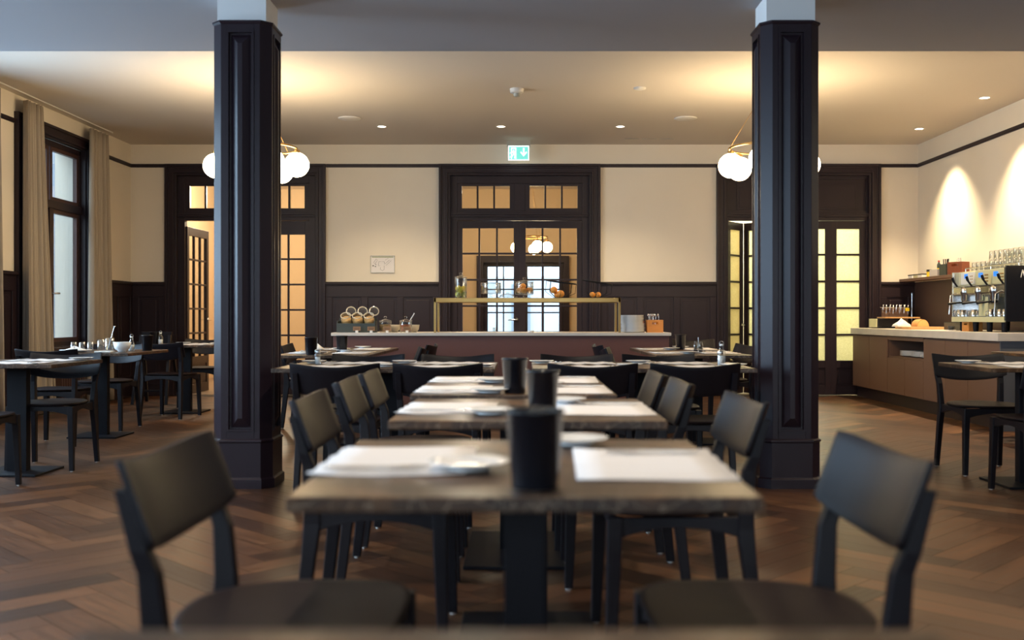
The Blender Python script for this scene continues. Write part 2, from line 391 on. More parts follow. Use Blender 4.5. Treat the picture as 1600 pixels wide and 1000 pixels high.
# ------------------------------------------------------------------ doors
def casing(b, x0, x1, top):
    for (i0, i1, d) in ((0, .030, .055), (.030, .050, .035), (.050, .095, .028), (.095, .115, .040), (.115, CW, .018)):
        b.box(x0+i0, x0+i1, -d, .0, 0, top-i0); b.box(x1-i1, x1-i0, -d, .0, 0, top-i0)
        b.box(x0+i1, x1-i1, -d, .0, top-i1, top-i0)
def grid_frame(b, x0, x1, z0, z1, cols, rows, y0, y1, bar=.024):
    pw = (x1-x0-(cols-1)*bar)/cols; ph = (z1-z0-(rows-1)*bar)/rows
    for i in range(1, cols): b.box(x0+i*pw+(i-1)*bar, x0+i*(pw+bar), y0, y1, z0, z1)
    for j in range(1, rows):
        for i in range(cols): b.box(x0+i*(pw+bar), x0+i*(pw+bar)+pw, y0, y1, z0+j*ph+(j-1)*bar, z0+j*(ph+bar))
def lever(parent, x, z, sgn, y=-.0):
    b = MB(); b.M = Matrix.Translation((x, y, z)) @ Matrix.Rotation(PI/2, 4, 'X')
    b.lathe([(.001,0),(.026,0),(.026,.006),(.010,.010),(.010,.045),(.001,.045)], n=16)
    b.M = Matrix.Translation((x, y, z)); b.tube([(0,-.045,0),(sgn*.03,-.048,0),(sgn*.115,-.045,-.003)], [.010,.009,.007], 8)
    b.build('handle', M['steel'], parent)
def leaf(parent, w, h, sl, sr, gz0, gz1, cols, rows, glass, handle=None, midpanel=True):
    """leaf with hinge at local x=0; glass in a grid, panel below"""
    lf = empty('leaf'); lf.parent = parent
    b = MB(); y0, y1 = 0, .045
    b.box(0, sl, y0, y1, .008, h); b.box(w-sr, w, y0, y1, .008, h)
    b.box(sl, w-sr, y0, y1, gz1, h); b.box(sl, w-sr, y0, y1, gz0-.10, gz0); b.box(sl, w-sr, y0, y1, .008, .13)
    b.box(sl, w-sr, y0+.014, y1-.014, .13, gz0-.10); b.box(sl+.03, w-sr-.03, y0+.006, y1-.006, .16, gz0-.13)
    grid_frame(b, sl, w-sr, gz0, gz1, cols, rows, y0+.006, y1-.006)
    b.build('sash', M['dark'], lf, bevel=.002)
    MB().box(sl, w-sr, .020, .025, gz0, gz1).build('glazing', glass, lf)
    if handle: lever(lf, handle[0], handle[1], handle[2])
    return lf
def door(name, x0, x1, kind, label, gt=2.215, pitch=.347):
    root = empty(name, (0, YB, 0)); root['kind'] = 'structure'; root['label'] = label
    top = 3.05; b = MB(); casing(b, x0, x1, top); b.build('casing', M['dark'], root, bevel=.003)
    i0, i1 = x0+CW, x1-CW; it = top-CW; b = MB()
    fr = .10 if kind != 'bifold' else .035
    # jambs + fixed frame set 6 cm into the wall
    ya, yb = .05, .15
    b.box(i0, i0+.012, -.02, .20, 0, it); b.box(i1-.012, i1, -.02, .20, 0, it); b.box(i0, i1, -.02, .20, it-.012, it)
    b.box(i0, i0+fr, ya, yb, 0, it); b.box(i1-fr, i1, ya, yb, 0, it)
    b.box(i0+fr, i1-fr, ya, yb, 2.805 if kind != 'bifold' else 2.86, it); b.box(i0+fr, i1-fr, ya, yb, 2.315, 2.44)
    b.box(i0, i1, ya-.03, ya, 2.36, 2.385); b.box(i0, i1, ya-.045, ya, 2.385, 2.405)
    cx = (i0+i1)/2
    if kind == 'bifold':
        b.box(i0+fr, i1-fr, ya+.02, yb-.02, 2.44, 2.86); b.build('frame', M['dark'], root, bevel=.002)
        b = MB()
        for a, c in ((i0+.15, cx-.07), (cx+.07, i1-.15)): pass
        b.box(i0+.15, i1-.15, ya+.008, ya+.02, 2.46, 2.80); b.box(i0+.18, i1-.18, ya+.001, ya+.008, 2.49, 2.77)
        b.build('transom_panel', M['dark'], root, bevel=.002)
    else:
        b.box(cx-.07, cx+.07, ya, yb, 2.44, 2.805); b.build('frame', M['dark'], root, bevel=.002)
        for a, c in ((i0+fr, cx-.07), (cx+.07, i1-fr)):
            b = MB(); g0, g1 = a+.062, c-.062
            if a < cx < c: pass
            b.box(a, g0, ya+.01, yb-.03, 2.44, 2.805); b.box(g1, c, ya+.01, yb-.03, 2.44, 2.805)
            b.box(g0, g1, ya+.01, yb-.03, 2.44, 2.478); b.box(g0, g1, ya+.01, yb-.03, 2.775, 2.805)
            grid_frame(b, g0, g1, 2.478, 2.775, 3, 1, ya+.015, yb-.035)
            t = b.build('transom_window', M['dark'], root, bevel=.002)
            MB().box(g0, g1, ya+.04, ya+.045, 2.478, 2.775).build('glazing', M['pane'], t)
    return root, i0+fr, i1-fr, ya
# hall double doors
rt, a, b_, ya = door('door_2', *DOORS[1], 'double', 'dark double doors with many small panes behind the buffet')
w = (b_-a)/2
lf = leaf(rt, w, 2.31, .07, .08, .50, 2.215, 3, 5, M['pane'], (w-.04, 1.0, -1)); lf.location = (a, ya+.02, 0)
lf = leaf(rt, w, 2.31, .08, .07, .50, 2.215, 3, 5, M['pane']); lf.location = (a+w, ya+.02, 0)
rt, a, b_, ya = door('door_1', *DOORS[0], 'double', 'dark double doors half hidden by the column, one leaf ajar')
lf = leaf(rt, w, 2.24, .07, .08, .50, 2.13, 3, 5, M['pane'], (w-.04, 1.0, -1)); lf.location = (a+.02, ya+.05, 0); lf.rotation_euler = (0, 0, R(88))
lf = leaf(rt, w, 2.31, .08, .07, .47, 2.13, 3, 5, M['pane']); lf.location = (a+w, ya+.02, 0)
rt, a, b_, ya = door('door_3', *DOORS[2], 'bifold', 'dark folding door with frosted glass panes')
w4 = (b_-a)/4
for i in (2, 3):
    lf = leaf(rt, w4, 2.31, .075, .075, .46, 2.206, 1, 5, M['frost']); lf.location = (a+w4*i, ya+.02, 0)
lf = leaf(rt, w4, 2.31, .075, .075, .46, 2.206, 1, 5, M['frost'], (w4-.03, .93, -1)); lf.location = (a, ya+.02, 0); lf.rotation_euler = (0, 0, R(52))
lf = leaf(rt, w4, 2.31, .075, .075, .46, 2.206, 1, 5, M['frost']); lf.location = (a+w4*math.cos(R(52))+.004, ya+.02+w4*math.sin(R(52)), 0); lf.rotation_euler = (0, 0, R(-52))

# ------------------------------------------------------------------ hall behind, room behind the folding door
b = MB(); b.box(XL-.35, 2.3, YB+.2, 18.2, -.12, .0); struct(b.build('floor_hall', M['hallfloor']))
wall('wall_hall_far', Matrix.Translation((0, 18.2, 0)), .2, XL-.35, 2.3, 0, ZC, [(-.70, .72, 0, 2.0)], M['hallwall'])
b = MB(); b.box(-5.5, -5.3, YB+.2, 18.2, 0, ZC); struct(b.build('wall_hall_left', M['hallwall']))
b = MB(); b.box(2.2, 2.35, YB+.2, 18.2, 0, ZC); struct(b.build('wall_hall_right', M['hallwall']))
b = MB(); b.box(-2.3, -2.15, YB+.2, 18.2, 0, ZC); struct(b.build('wall_hall_middle', M['hallwall']))
b = MB(); b.box(-.82, -.70, 18.12, 18.3, 0, 2.12); b.box(.72, .82, 18.12, 18.3, 0, 2.12); b.box(-.70, .72, 18.12, 18.3, 2.0, 2.12)
o = b.build('trim_entrance', M['dark']); struct(o)
root = empty('door_4', (0, 18.24, 0)); root['kind'] = 'structure'; root['label'] = 'glazed entrance doors at the far end of the hall'
for x0 in (-.70, .01):
    lf = leaf(root, .71, 2.0, .075, .075, .30, 1.93, 2, 4, M['glass']); lf.location = (x0, 0, 0)
b = MB(); b.box(-6, 7, 18.4, 30, -.15, -.02); struct(b.build('ground_street', M['paving']))
# street front opposite the entrance
b = MB(); b.box(-6, 7, 27, 27.4, -.02, 2.1); struct(b.build('wall_street', mat('pale_street_facade', (.85, .87, .9), .9)))
b = MB()
for i in range(5): b.box(-3+i*1.35, -2.5+i*1.35, 26.93, 27.0, .6, 1.9)
struct(b.build('window_street', mat('street_window_glass', (.42, .45, .50), .3)))
b = MB(); b.box(2.35, XR+.2, YB+.2, 16.5, -.12, 0); struct(b.build('floor_pantry', M['hallfloor']))
pw = mat('pantry_plaster', (.80, .80, .62), .9)
b = MB(); b.box(2.35, XR+.2, 16.4, 16.6, 0, ZC); struct(b.build('wall_pantry_far', pw))
b = MB(); b.box(XR, XR+.2, YB+.2, 16.5, 0, ZC); struct(b.build('wall_pantry_right', pw))
light('POINT', 'pantry_lamp', (3.6, 15.0, 2.7), 170, (1.0, .96, .82), shadow_soft_size=.15)
light('POINT', 'hall_lamp', (-.8, 15.6, 3.0), 60, (1.0, .84, .62), shadow_soft_size=.12)
light('POINT', 'hall_lamp', (-3.9, 15.8, 2.9), 150, (1.0, .84, .62), shadow_soft_size=.12)

# ------------------------------------------------------------------ windows
def window(n, T, a, b_, z0, z1, full):
    root = empty('window_%d' % n); root['kind'] = 'structure'; root['label'] = 'tall dark framed window with %s' % ('curtains beside the far corner' if full else 'daylight behind')
    b = MB(); b.M = T
    for (i0, i1, d) in ((0, .03, .05), (.03, .10, .032), (.10, .12, .045)):
        b.box(a+i0, a+i1, -d, 0, z0-.05, z1+.10-i0); b.box(b_-i1, b_-i0, -d, 0, z0-.05, z1+.10-i0); b.box(a+i1, b_-i1, -d, 0, z1+.10-i1, z1+.10-i0)
    a2, b2 = a+.12, b_-.12
    b.box(a2, a2+.02, -.02, .04, z0, z1-.02); b.box(b2-.02, b2, -.02, .04, z0, z1-.02); b.box(a2, b2, -.02, .04, z1-.04, z1-.02)
    b.build('casing', M['dark'], root, bevel=.003)
    b = MB(); b.M = T; b.box(a-.02, b_+.02, -.07, -.001, z0-.04, z0); b.box(a2, b2, -.001, .30, z0, z0+.012); b.build('sill', M['dark'], root, bevel=.004)
    b = MB(); b.M = T; ya, yb = .04, .11; zt = z0 + (z1-z0)*.66; m = (a2+b2)/2
    b.box(a2, a2+.05, ya, yb, z0, z1-.04); b.box(b2-.05, b2, ya, yb, z0, z1-.04); b.box(a2, b2, ya, yb, z1-.10, z1-.04); b.box(a2, b2, ya, yb, z0, z0+.06)
    b.box(a2, b2, ya-.02, yb, zt, zt+.09); b.box(m-.05, m+.05, ya-.012, yb, z0, zt)
    b.build('frame', M['dark'], root, bevel=.003)
    for s0, s1, q0, q1 in ((a2+.05, m-.05, z0+.06, zt), (m+.05, b2-.05, z0+.06, zt), (a2+.05, m-.02, zt+.09, z1-.10), (m+.02, b2-.05, zt+.09, z1-.10)):
        b = MB(); b.M = T; w = .045
        b.box(s0, s0+w, ya+.01, yb-.01, q0, q1); b.box(s1-w, s1, ya+.01, yb-.01, q0, q1); b.box(s0+w, s1-w, ya+.01, yb-.01, q0, q0+w); b.box(s0+w, s1-w, ya+.01, yb-.01, q1-w, q1)
        s = b.build('sash', M['radiator'] if full else M['dark'], root, bevel=.003)
        b = MB(); b.M = T; b.box(s0+w, s1-w, .07, .075, q0+w, q1-w); b.build('glazing', M['pane'], s)
    if full:
        b = MB(); b.M = T; b.tube([(m, ya-.012, 1.30), (m, ya-.06, 1.30), (m+.07, ya-.065, 1.30)], .011, 8); b.build('handle', M['steel'], root)
for i, (a, b_) in enumerate(LWINS): window(i+1, T_left, a, b_, .70, 3.03, i == 0)
for i, x in enumerate((-3.2, 0, 3.2)): window(i+6, T_front, x-.97, x+.97, .8, 2.95, False)
# outside the windows
b = MB(); b.box(-40, -5.55, -20, 60, -.2, -.05); b.box(-5.55, 40, -30, -4.4, -.2, -.05); struct(b.build('ground_outside', M['paving']))
b = MB(); b.M = Matrix(((0,-1,0,-8.0),(1,0,0,0),(0,0,1,0),(0,0,0,1)))
def arch_pts(c, r, zs, n=14): return [(c+r*math.cos(PI-PI*k/n), zs+r*math.sin(PI-PI*k/n)) for k in range(n+1)]
for c in (12.1, 16.3, 20.5):
    r = 1.1; zs = 2.9; P = arch_pts(c, r, zs)
    b.box(c-2.1, c-r, 0, .4, -.05, zs); b.box(c+r, c+2.1, 0, .4, -.05, zs); b.box(c-r, c+r, 0, .4, -.05, 2.0)
    b.box(c-2.1, c-r, 0, .4, zs, 4.1); b.box(c+r, c+2.1, 0, .4, zs, 4.1); b.box(c-2.1, c+2.1, 0, .4, 4.1, 4.5)
    for (x0, z0), (x1, z1) in zip(P, P[1:]): b.add([(x0,0,z0),(x1,0,z1),(x1,0,4.1),(x0,0,4.1),(x0,.4,z0),(x1,.4,z1),(x1,.4,4.1),(x0,.4,4.1)], [(0,1,2,3),(4,7,6,5),(0,4,5,1)])
struct(b.build('wall_arcade', M['facade']))

# ------------------------------------------------------------------ curtains, radiator
def curtain(ya, yb, ya_t, yb_t, label, seed, z0=.03):
    root = MB(); n = 72; th = .006; rnd = random.Random(seed); ph = rnd.random()*6
    rows = 16; vs = []
    for k in range(rows+1):
        t = k/rows; z = z0 + (3.24-z0)*t
        a = ya + (ya_t-ya)*t; c = yb + (yb_t-yb)*t
        for i in range(n+1):
            u = i/n; amp = .045*(1-.35*t)
            d = amp*math.sin(u*2*PI*5+ph+.5*math.sin(3*u+t)) + amp*.4*math.sin(u*2*PI*11+ph*2+t*.8)
            vs.append((XL+.12+d, a+(c-a)*u, z))
    fs = [(k*(n+1)+i, k*(n+1)+i+1, (k+1)*(n+1)+i+1, (k+1)*(n+1)+i) for k in range(rows) for i in range(n)]
    root.add(vs, fs, True); o = root.build('curtain', M['curtain']); s = o.modifiers.new('s', 'SOLIDIFY'); s.thickness = th
    tag(o, label, 'curtain', 'floor-length window curtains')
curtain(10.36, 10.98, 10.38, 10.74, 'taupe full-length curtain hanging across the near side of the far window', 1)
curtain(11.95, 12.58, 11.95, 12.46, 'taupe curtain nearest the room corner, daylight on its folds', 2)
curtain(9.32, 9.92, 9.4, 9.88, 'edge of a taupe curtain at the border of the photo', 5)
curtain(7.2, 7.7, 7.3, 7.6, 'taupe curtain beside the second window', 6)
o = MB().box(XL+.115, XL+.127, 7.1, 12.6, 3.297, 3.309).build('curtain_track', M['whiteplastic']); tag(o, 'slim curtain track fixed to the ceiling above the curtains', 'curtain track')
root = empty('radiator', (XL+.065, 11.56, 0)); tag(root, 'dark brown ribbed radiator under the window by the corner', 'radiator')
b = MB()
for i in range(11): b.box(-.05, .05, -.33+i*.057, -.33+i*.057+.034, .12, .60)
b.box(-.03, .03, -.33, .27, .14, .18); b.box(-.03, .03, -.33, .27, .54, .58)
b.build('fins', M['radiator'], root, bevel=.006)
for y in (-.26, .22):
    b = MB(); b.box(-.03, .03, y-.02, y+.02, 0, .14); b.build('foot', M['radiator'], root)

# ------------------------------------------------------------------ ceiling fittings
for x in (-3.2, 0.0, 3.2):
    for y in (2.1, 3.8, 5.5): light('SPOT', 'added_soffit_fill', (x, y, ZS-.03), 85, (1.0, .84, .62), (0,0,0), spot_size=R(125), spot_blend=.9, shadow_soft_size=.05)  # added warm fill spots without fixtures, to brighten the near tables
def downlight(x, y, label, power, wall_spot=False, z=ZC):
    root = empty('downlight', (x, y, z)); tag(root, label, 'ceiling light', 'recessed ceiling downlights')
    b = MB(); b.lathe([(.062, -.001), (.062, -.006), (.048, -.006), (.048, -.001)], n=24); b.build('ring', M['whiteplastic'], root)
    b = MB(); b.lathe([(.001, -.004), (.048, -.004)], n=24); b.build('lens', M['lampdisc'], root)
    if power:
        light('SPOT', 'downlight_beam', (x, y, z-.02), power, (1.0, .80, .50), (0, 0, 0), spot_size=R(92 if wall_spot else 110), spot_blend=.85 if wall_spot else .7, shadow_soft_size=.03)
downlight(-1.68, 12.2, 'small round downlight above the framed evacuation plan', 90)
downlight(-.26, 12.2, 'small round downlight just before the exit sign', 90)
downlight(1.16, 12.2, 'small round downlight above the plate end of the buffet', 90)
downlight(4.78, 12.35, 'wall-washing downlight in the corner by the folding door', 330, True)
downlight(4.78, 10.6, 'wall-washing downlight above the espresso machine', 330, True)
light('SPOT', 'downlight_beam', (4.78, 8.85, ZC-.02), 330, (1.0, .80, .50), (0,0,0), spot_size=R(92), spot_blend=.85, shadow_soft_size=.03)
downlight(-.05, 16.6, 'downlight in the hall seen through the middle transom', 0)
downlight(.12, 17.6, 'farther downlight in the hall seen through the middle transom', 0)
for x, s in ((-1.98, 'window'), (1.86, 'bar')):
    b = MB(); b.lathe([(.001, -.012), (.118, -.012), (.13, -.006), (.13, 0)], (x, 11.7, ZC), 32); o = b.build('ceiling_speaker', M['whiteplastic']); tag(o, 'flat round ceiling speaker nearer the %s side' % s, 'speaker')
root = empty('smoke_detector', (-.06, 10.2, ZC)); tag(root, 'white smoke detector hanging below the middle of the ceiling', 'smoke detector')
b = MB(); b.lathe([(.001, -.045), (.052, -.045), (.066, -.036), (.070, -.008), (.070, 0)], n=28); b.build('housing', M['whiteplastic'], root)
b = MB(); b.lathe([(.001, -.078), (.026, -.078), (.034, -.068), (.036, -.045)], n=20); b.build('sensor', M['greyplastic'], root)
b = MB(); b.lathe([(.001, -.022), (.03, -.022), (.06, -.012), (.062, 0)], (1.16, 10.15, ZC), 24); o = b.build('ceiling_sensor', M['whiteplastic']); tag(o, 'small flat white sensor on the ceiling toward the bar-side pendant', 'sensor')
for i in range(3):
    b = MB(); b.box(1.30+i*.22, 1.48+i*.22, 13.05, 13.07, ZC-.004, ZC); o = b.build('air_slot', M['greyplastic']); tag(o, 'thin air slot in the ceiling close to the back wall', 'vent', 'ceiling air slots')

# exit sign
root = empty('exit_sign', (-.055, 13.2, ZC)); tag(root, 'lit green exit sign with running figure and down arrow', 'exit sign')
b = MB(); b.box(-.14, .14, -.02, .02, -.065, 0); b.box(-.15, -.14, -.025, .025, -.08, 0); b.box(.14, .15, -.025, .025, -.08, 0); b.build('housing', M['greyplastic'], root)
b = MB(); b.box(-.135, .135, -.006, .006, -.255, -.066); b.build('sign_face', M['signwhite'], root)
b = MB(); b.box(-.122, .122, -.009, -.006, -.242, -.080); p = b.build('green_field', M['signteal'], root)
def flat(b, poly, y0=-.013, y1=-.009): b.loft([[(x, y0, z) for x, z in poly], [(x, y1, z) for x, z in poly]])
b = MB(); flat(b, [(.055,-.095),(.075,-.095),(.075,-.165),(.1,-.14),(.108,-.155),(.065,-.205),(.022,-.155),(.03,-.14),(.055,-.165)]); b.build('arrow', M['signwhite'], root)
b = MB(); flat(b, [(-.10,-.092),(-.03,-.092),(-.03,-.236),(-.045,-.236),(-.045,-.105),(-.085,-.105),(-.085,-.236),(-.10,-.236)])
b.lathe([(.001,0),(.009,0)], (0,0,0), 10) if False else None
flat(b, [(-.072,-.118),(-.058,-.118),(-.056,-.130),(-.074,-.130)]); flat(b, [(-.078,-.135),(-.055,-.135),(-.050,-.175),(-.072,-.172)])
flat(b, [(-.055,-.138),(-.040,-.155),(-.045,-.160),(-.060,-.148)]); flat(b, [(-.078,-.138),(-.115,-.160),(-.11,-.168),(-.072,-.150)])
flat(b, [(-.072,-.170),(-.060,-.176),(-.085,-.215),(-.115,-.218),(-.115,-.208),(-.092,-.205)]); flat(b, [(-.062,-.172),(-.050,-.172),(-.042,-.20),(-.050,-.23),(-.060,-.228),(-.054,-.20)])
b.build('running_figure', M['signwhite'], root)

# evacuation plan
root = empty('evacuation_plan', (-1.848, YB, 1.733)); tag(root, 'small framed floor plan on the cream wall above the panelling', 'picture')
b = MB(); b.box(-.16,.16,-.014,0,-.113,-.107); b.box(-.16,.16,-.014,0,.107,.113); b.box(-.16,-.154,-.014,0,-.107,.107); b.box(.154,.16,-.014,0,-.107,.107); b.build('frame', M['greyplastic'], root)
b = MB(); b.box(-.154,.154,-.006,0,-.107,.107); b.build('sheet', M['paper'], root)
b = MB(); b.box(-.14,.14,-.008,-.006,.088,.100); b.build('header_bar', mat('olive_print', (.35,.38,.20), .7), root)
b = MB()
for (x, z, X, Z) in ((-.12,.02,-.085,.07),(-.085,.07,-.065,.055),(-.12,.02,-.10,.005),(-.10,.005,-.07,.05),(-.05,.035,.02,.035),(-.05,.035,-.055,-.02),(.02,.035,.025,0),(-.055,-.02,-.03,-.02),(.025,0,.09,.055),(.045,-.015,.115,.05),(.03,.05,.075,.08),(-.03,-.04,-.03,-.07),(-.03,-.07,-.005,-.085),(-.005,-.085,.02,-.07),(.02,-.07,.02,-.02)):
    b.beam((x,-.007,z),(X,-.007,Z),.002,.004,(0,-1,0))
b.cbox(-.125,-.007,-.02,.02,.002,.012); b.cbox(-.095,-.007,-.03,.016,.002,.010); b.cbox(-.09,-.007,-.005,.014,.002,.006)
b.build('plan_lines', M['ink'], root)

# ------------------------------------------------------------------ pendants
def pendant(x, y, label, zc=2.50, n=6, ring=.38, gr=.118, mt='globe', rot=.1):
    root = empty('pendant_lamp', (x, y, ZC)); tag(root, label, 'pendant lamp')
    zr = zc+.155-ZC
    b = MB(); b.tube([(ring*math.cos(2*PI*k/40), ring*math.sin(2*PI*k/40), zr) for k in range(40)], .011, 8, True); b.build('ring', M['brass'], root)
    b = MB(); b.lathe([(.001,-.03),(.055,-.03),(.06,-.02),(.06,0)], n=24); b.build('ceiling_rose', M['brass'], root)
    for k in range(3):
        a = 2*PI*k/3+.9; b = MB(); b.tube([(0,0,-.03),(ring*math.cos(a), ring*math.sin(a), zr)], .0022, 6); b.build('suspension_wire', M['brass'], root)
    for k in range(n):
        a = 2*PI*k/n+rot; dx, dy = ring*math.cos(a), ring*math.sin(a); dz = -.02*(k % 2)
        b = MB(); b.ball((dx, dy, zc-ZC+dz), gr, 28, 18); g = b.build('globe', M[mt], root)
        b = MB(); b.cyl((dx, dy, zc-ZC+gr-.012+dz), .030, .035, 16); b.tube([(dx,dy,zc-ZC+gr+dz),(dx,dy,zr)], .006, 6); b.build('cap', M['brass'], g)
pendant(-2.55, 9.8, 'pendant ring of glowing globes behind the window-side column')
pendant(2.36, 9.8, 'pendant ring of glowing globes behind the bar-side column')
pendant(.12, 16.0, 'small cluster of glowing globes standing for a lamp reflection in the glass doors', 2.13, 5, .26, .085, rot=.1)  # glowing globes modelled in the hall as a lamp reflection in the glass

# ------------------------------------------------------------------ chair
def make_chair():
    root = empty('dining_chair')
    def leg(pts):
        b = MB(); b.post(pts); g = b.build('leg', M['chair'], root, bevel=.004)
        x, y, z, w, d = pts[0]; c = MB(); c.cyl((x, y, 0), .012, .007, 12); c.build('glide', M['nickel'], g)
    for s in (-1, 1):
        leg([(s*.218,-.255,.006,.030,.036),(s*.208,-.222,.30,.034,.044),(s*.203,-.212,.40,.034,.052),(s*.206,-.213,.47,.032,.046),(s*.212,-.222,.58,.032,.038),(s*.216,-.236,.62,.034,.034),(s*.218,-.268,.73,.032,.024)])
        leg([(s*.212,.195,.006,.030,.032),(s*.204,.185,.30,.036,.042),(s*.200,.182,.438,.038,.046)])
    b = MB()
    for s in (-1, 1):    # arched side rails
        n = 8; rg = []
        for k in range(n+1):
            t = k/n; y = -.19+t*.355; h = .030+.030*(2*t-1)**2; rg.append([(s*.203-.010, y, .438-h), (s*.203+.010, y, .438-h), (s*.203+.010, y, .438), (s*.203-.010, y, .438)])
        b.loft(rg)
    for y in (-.212, .182):
        rg = []
        for k in range(9):
            t = k/8; x = -.186+t*.372; h = .030+.030*(2*t-1)**2; rg.append([(x, y+.010, .438-h), (x, y-.010, .438-h), (x, y-.010, .438), (x, y+.010, .438)])
        b.loft(rg)
    b.build('seat_frame', M['chair'], root, bevel=.002)
    # seat: rounded shield outline, slightly dished
    out = []
    N = 44
    for k in range(N):
        a = 2*PI*k/N; ca, sa = math.cos(a), math.sin(a); p = 3.6 if sa > 0 else 2.5
        x = .228*(abs(ca)**(2/p))*(1 if ca >= 0 else -1); y = (.215 if sa > 0 else .235)*(abs(sa)**(2/p))*(1 if sa >= 0 else -1)
        x *= 1 - .05*(1 if sa < 0 else 0)*abs(sa)
        out.append((x, y))
    def ringat(f, z0, dish):
        return [(x*f, y*f, z0 - dish*(1-f*f) + .010*max(0, f*abs(y)/.23-.75)*(1 if y < 0 else -1)) for x, y in out]
    rings = [ringat(f, .458, .010) for f in (.02,.3,.55,.78,.93,.985)] + [ringat(1.0, .452, 0)] + [ringat(f, .444, 0) for f in (.985,.6,.02)]
    b = MB(); b.loft(rings, True); b.build('seat', M['seat'], root)
    # backrest: curved banana board in front of the posts
    b = MB(); nu, nv, th = 20, 7, .014
    F, Bk = [], []
    for j in range(nv+1):
        v = j/nv
        for i in range(nu+1):
            u = -1+2*i/nu; sq = 1-.10*(abs(2*v-1)**4); x = .25*u*(.985+.015*sq)
            edge = abs(u)**6
            vv = .5+(v-.5)*(1-.10*edge)
            z = .60+.165*vv+.030*u*u; y = -.238+.045*u*u-.062*vv-.004
            F.append((x, y, z)); Bk.append((x, y-th, z-.003))
    n0 = len(F); W_ = nu+1; fs = []
    for j in range(nv):
        for i in range(nu):
            a = j*W_+i; fs += [(a, a+1, a+1+W_, a+W_), (n0+a, n0+a+W_, n0+a+1+W_, n0+a+1)]
    for i in range(nu): fs += [(i, n0+i, n0+i+1, i+1), (nv*W_+i, nv*W_+i+1, n0+nv*W_+i+1, n0+nv*W_+i)]
    for j in range(nv): fs += [(j*W_, (j+1)*W_, n0+(j+1)*W_, n0+j*W_), (j*W_+nu, n0+j*W_+nu, n0+(j+1)*W_+nu, (j+1)*W_+nu)]
    b.add(F+Bk, fs, True); o = b.build('backrest', M['chair'], root, bevel=.003)
    o.data.polygons.foreach_set('use_smooth', [True]*len(o.data.polygons))
    md = o.modifiers.new('es', 'EDGE_SPLIT'); md.split_angle = R(45)
    return root
N_, S_, E_, W__ = 0, PI, -PI/2, PI/2          # facing +Y, -Y, +X, -X
def chair(x, y, f, label, dr=0):
    inst('chair', make_chair, (x, y, 0), f+R(dr), label, 'chair', 'black dining chairs')
CH = 'black wooden chair '
chair(-.445, 2.05, E_, CH+'at the window-side of the foremost full table', -1)
chair(.455, 2.05, W__, CH+'at the bar-side of the foremost full table', 1)
chair(-.44, 3.38, E_, CH+'at the window-side of the second middle-row table')
chair(.45, 3.28, W__, CH+'at the bar-side of the second middle-row table', 2)
chair(-.46, 4.22, E_, CH+'nearer of two on window-side of the third middle-row table', 1)
chair(-.46, 4.83, E_, CH+'farther of two on window-side of the third middle-row table')
chair(.37, 4.12, W__, CH+'nearer of two on bar-side of the third middle-row table')
chair(.35, 4.72, W__, CH+'farther of two on bar-side of the third middle-row table')
chair(-1.036, 5.90, N_, CH+'with its back to us, beside the window-side column')
chair(-.469, 5.90, N_, CH+'with its back to us, aisle end of window-side crosswise table')
chair(-1.06, 6.78, S_, CH+'facing us across the window-side crosswise table, column end')
chair(-.446, 6.78, S_, CH+'facing us across the window-side crosswise table, aisle end')
chair(.385, 5.90, N_, CH+'with its back to us, aisle end of bar-side crosswise table')
chair(.95, 5.90, N_, CH+'with its back to us, beside the bar-side column')
chair(.37, 6.78, S_, CH+'facing us across the bar-side crosswise table, aisle end')
chair(.93, 6.78, S_, CH+'facing us across the bar-side crosswise table, column end')
chair(-1.12, 8.55, W__, CH+"at the aisle side of the nearer table before the jars", 8)
chair(-1.12, 9.62, W__, CH+"at the aisle side of the farther table before the jars", -4)
chair(.96, 8.45, E_, CH+"at the aisle side of the nearer table before the plates", -8)
chair(.96, 9.50, E_, CH+"at the aisle side of the farther table before the plates", 4)
chair(1.86, 9.62, W__, CH+"on the bar side of the table before the plates", 12)
chair(-1.99, 9.75, E_, CH+'glimpsed between the window-side column and the glass door', 0)
chair(2.0, 11.6, S_, CH+'standing before the panelling beside the folding door', 6)
chair(-3.25, 7.06, S_, CH+'facing us across the nearest window-row table', 3)
chair(-3.30, 6.10, N_, CH+'cut by the photo edge at the nearest window-row table', 6)
chair(-3.79, 8.40, N_, CH+'with its back to us at the cluttered window-row table')
chair(-3.85, 9.46, S_, CH+'facing us behind the cluttered window-row table', 0)
chair(-3.64, 10.62, N_, CH+'with its back to us at the farthest window-row table', -8)
chair(-3.72, 11.85, S_, CH+'facing us behind the farthest window-row table', 4)
chair(3.1, 6.88, S_, CH+'facing us across the table nearest the coffee bar', 0)
chair(3.04, 5.98, N_, CH+'cut by the photo edge at the table nearest the coffee bar', 2)

# ------------------------------------------------------------------ tables
TZ = .74
def table(x0, x1, y0, y1, label, bx=.42, by=.42, col=(.13, .06)):
    cx, cy = (x0+x1)/2, (y0+y1)/2; root = empty('dining_table', (cx, cy, 0)); tag(root, label, 'table', 'marble-topped dining tables')
    w, d = x1-x0, y1-y0
    b = MB(); b.box(-w/2, w/2, -d/2, d/2, TZ-.026, TZ); b.build('tabletop', M['marble'], root, bevel=.004)
    b = MB(); b.box(-.16 if w < 1 else -.4, .16 if w < 1 else .4, -.16 if d < 1 else -.4, .16 if d < 1 else .4, TZ-.036, TZ-.026)
    b.box(-col[0]/2, col[0]/2, -col[1]/2, col[1]/2, .012, TZ-.036); b.build('pedestal', M['blackmetal'], root, bevel=.002)
    b = MB(); b.box(-bx/2, bx/2, -by/2, by/2, .0, .014); b.build('base_plate', M['blackmetal'], root, bevel=.002)
    return root
table(-.42, .40, .19, .985, 'brown marble table cut off by the bottom edge of the photo')
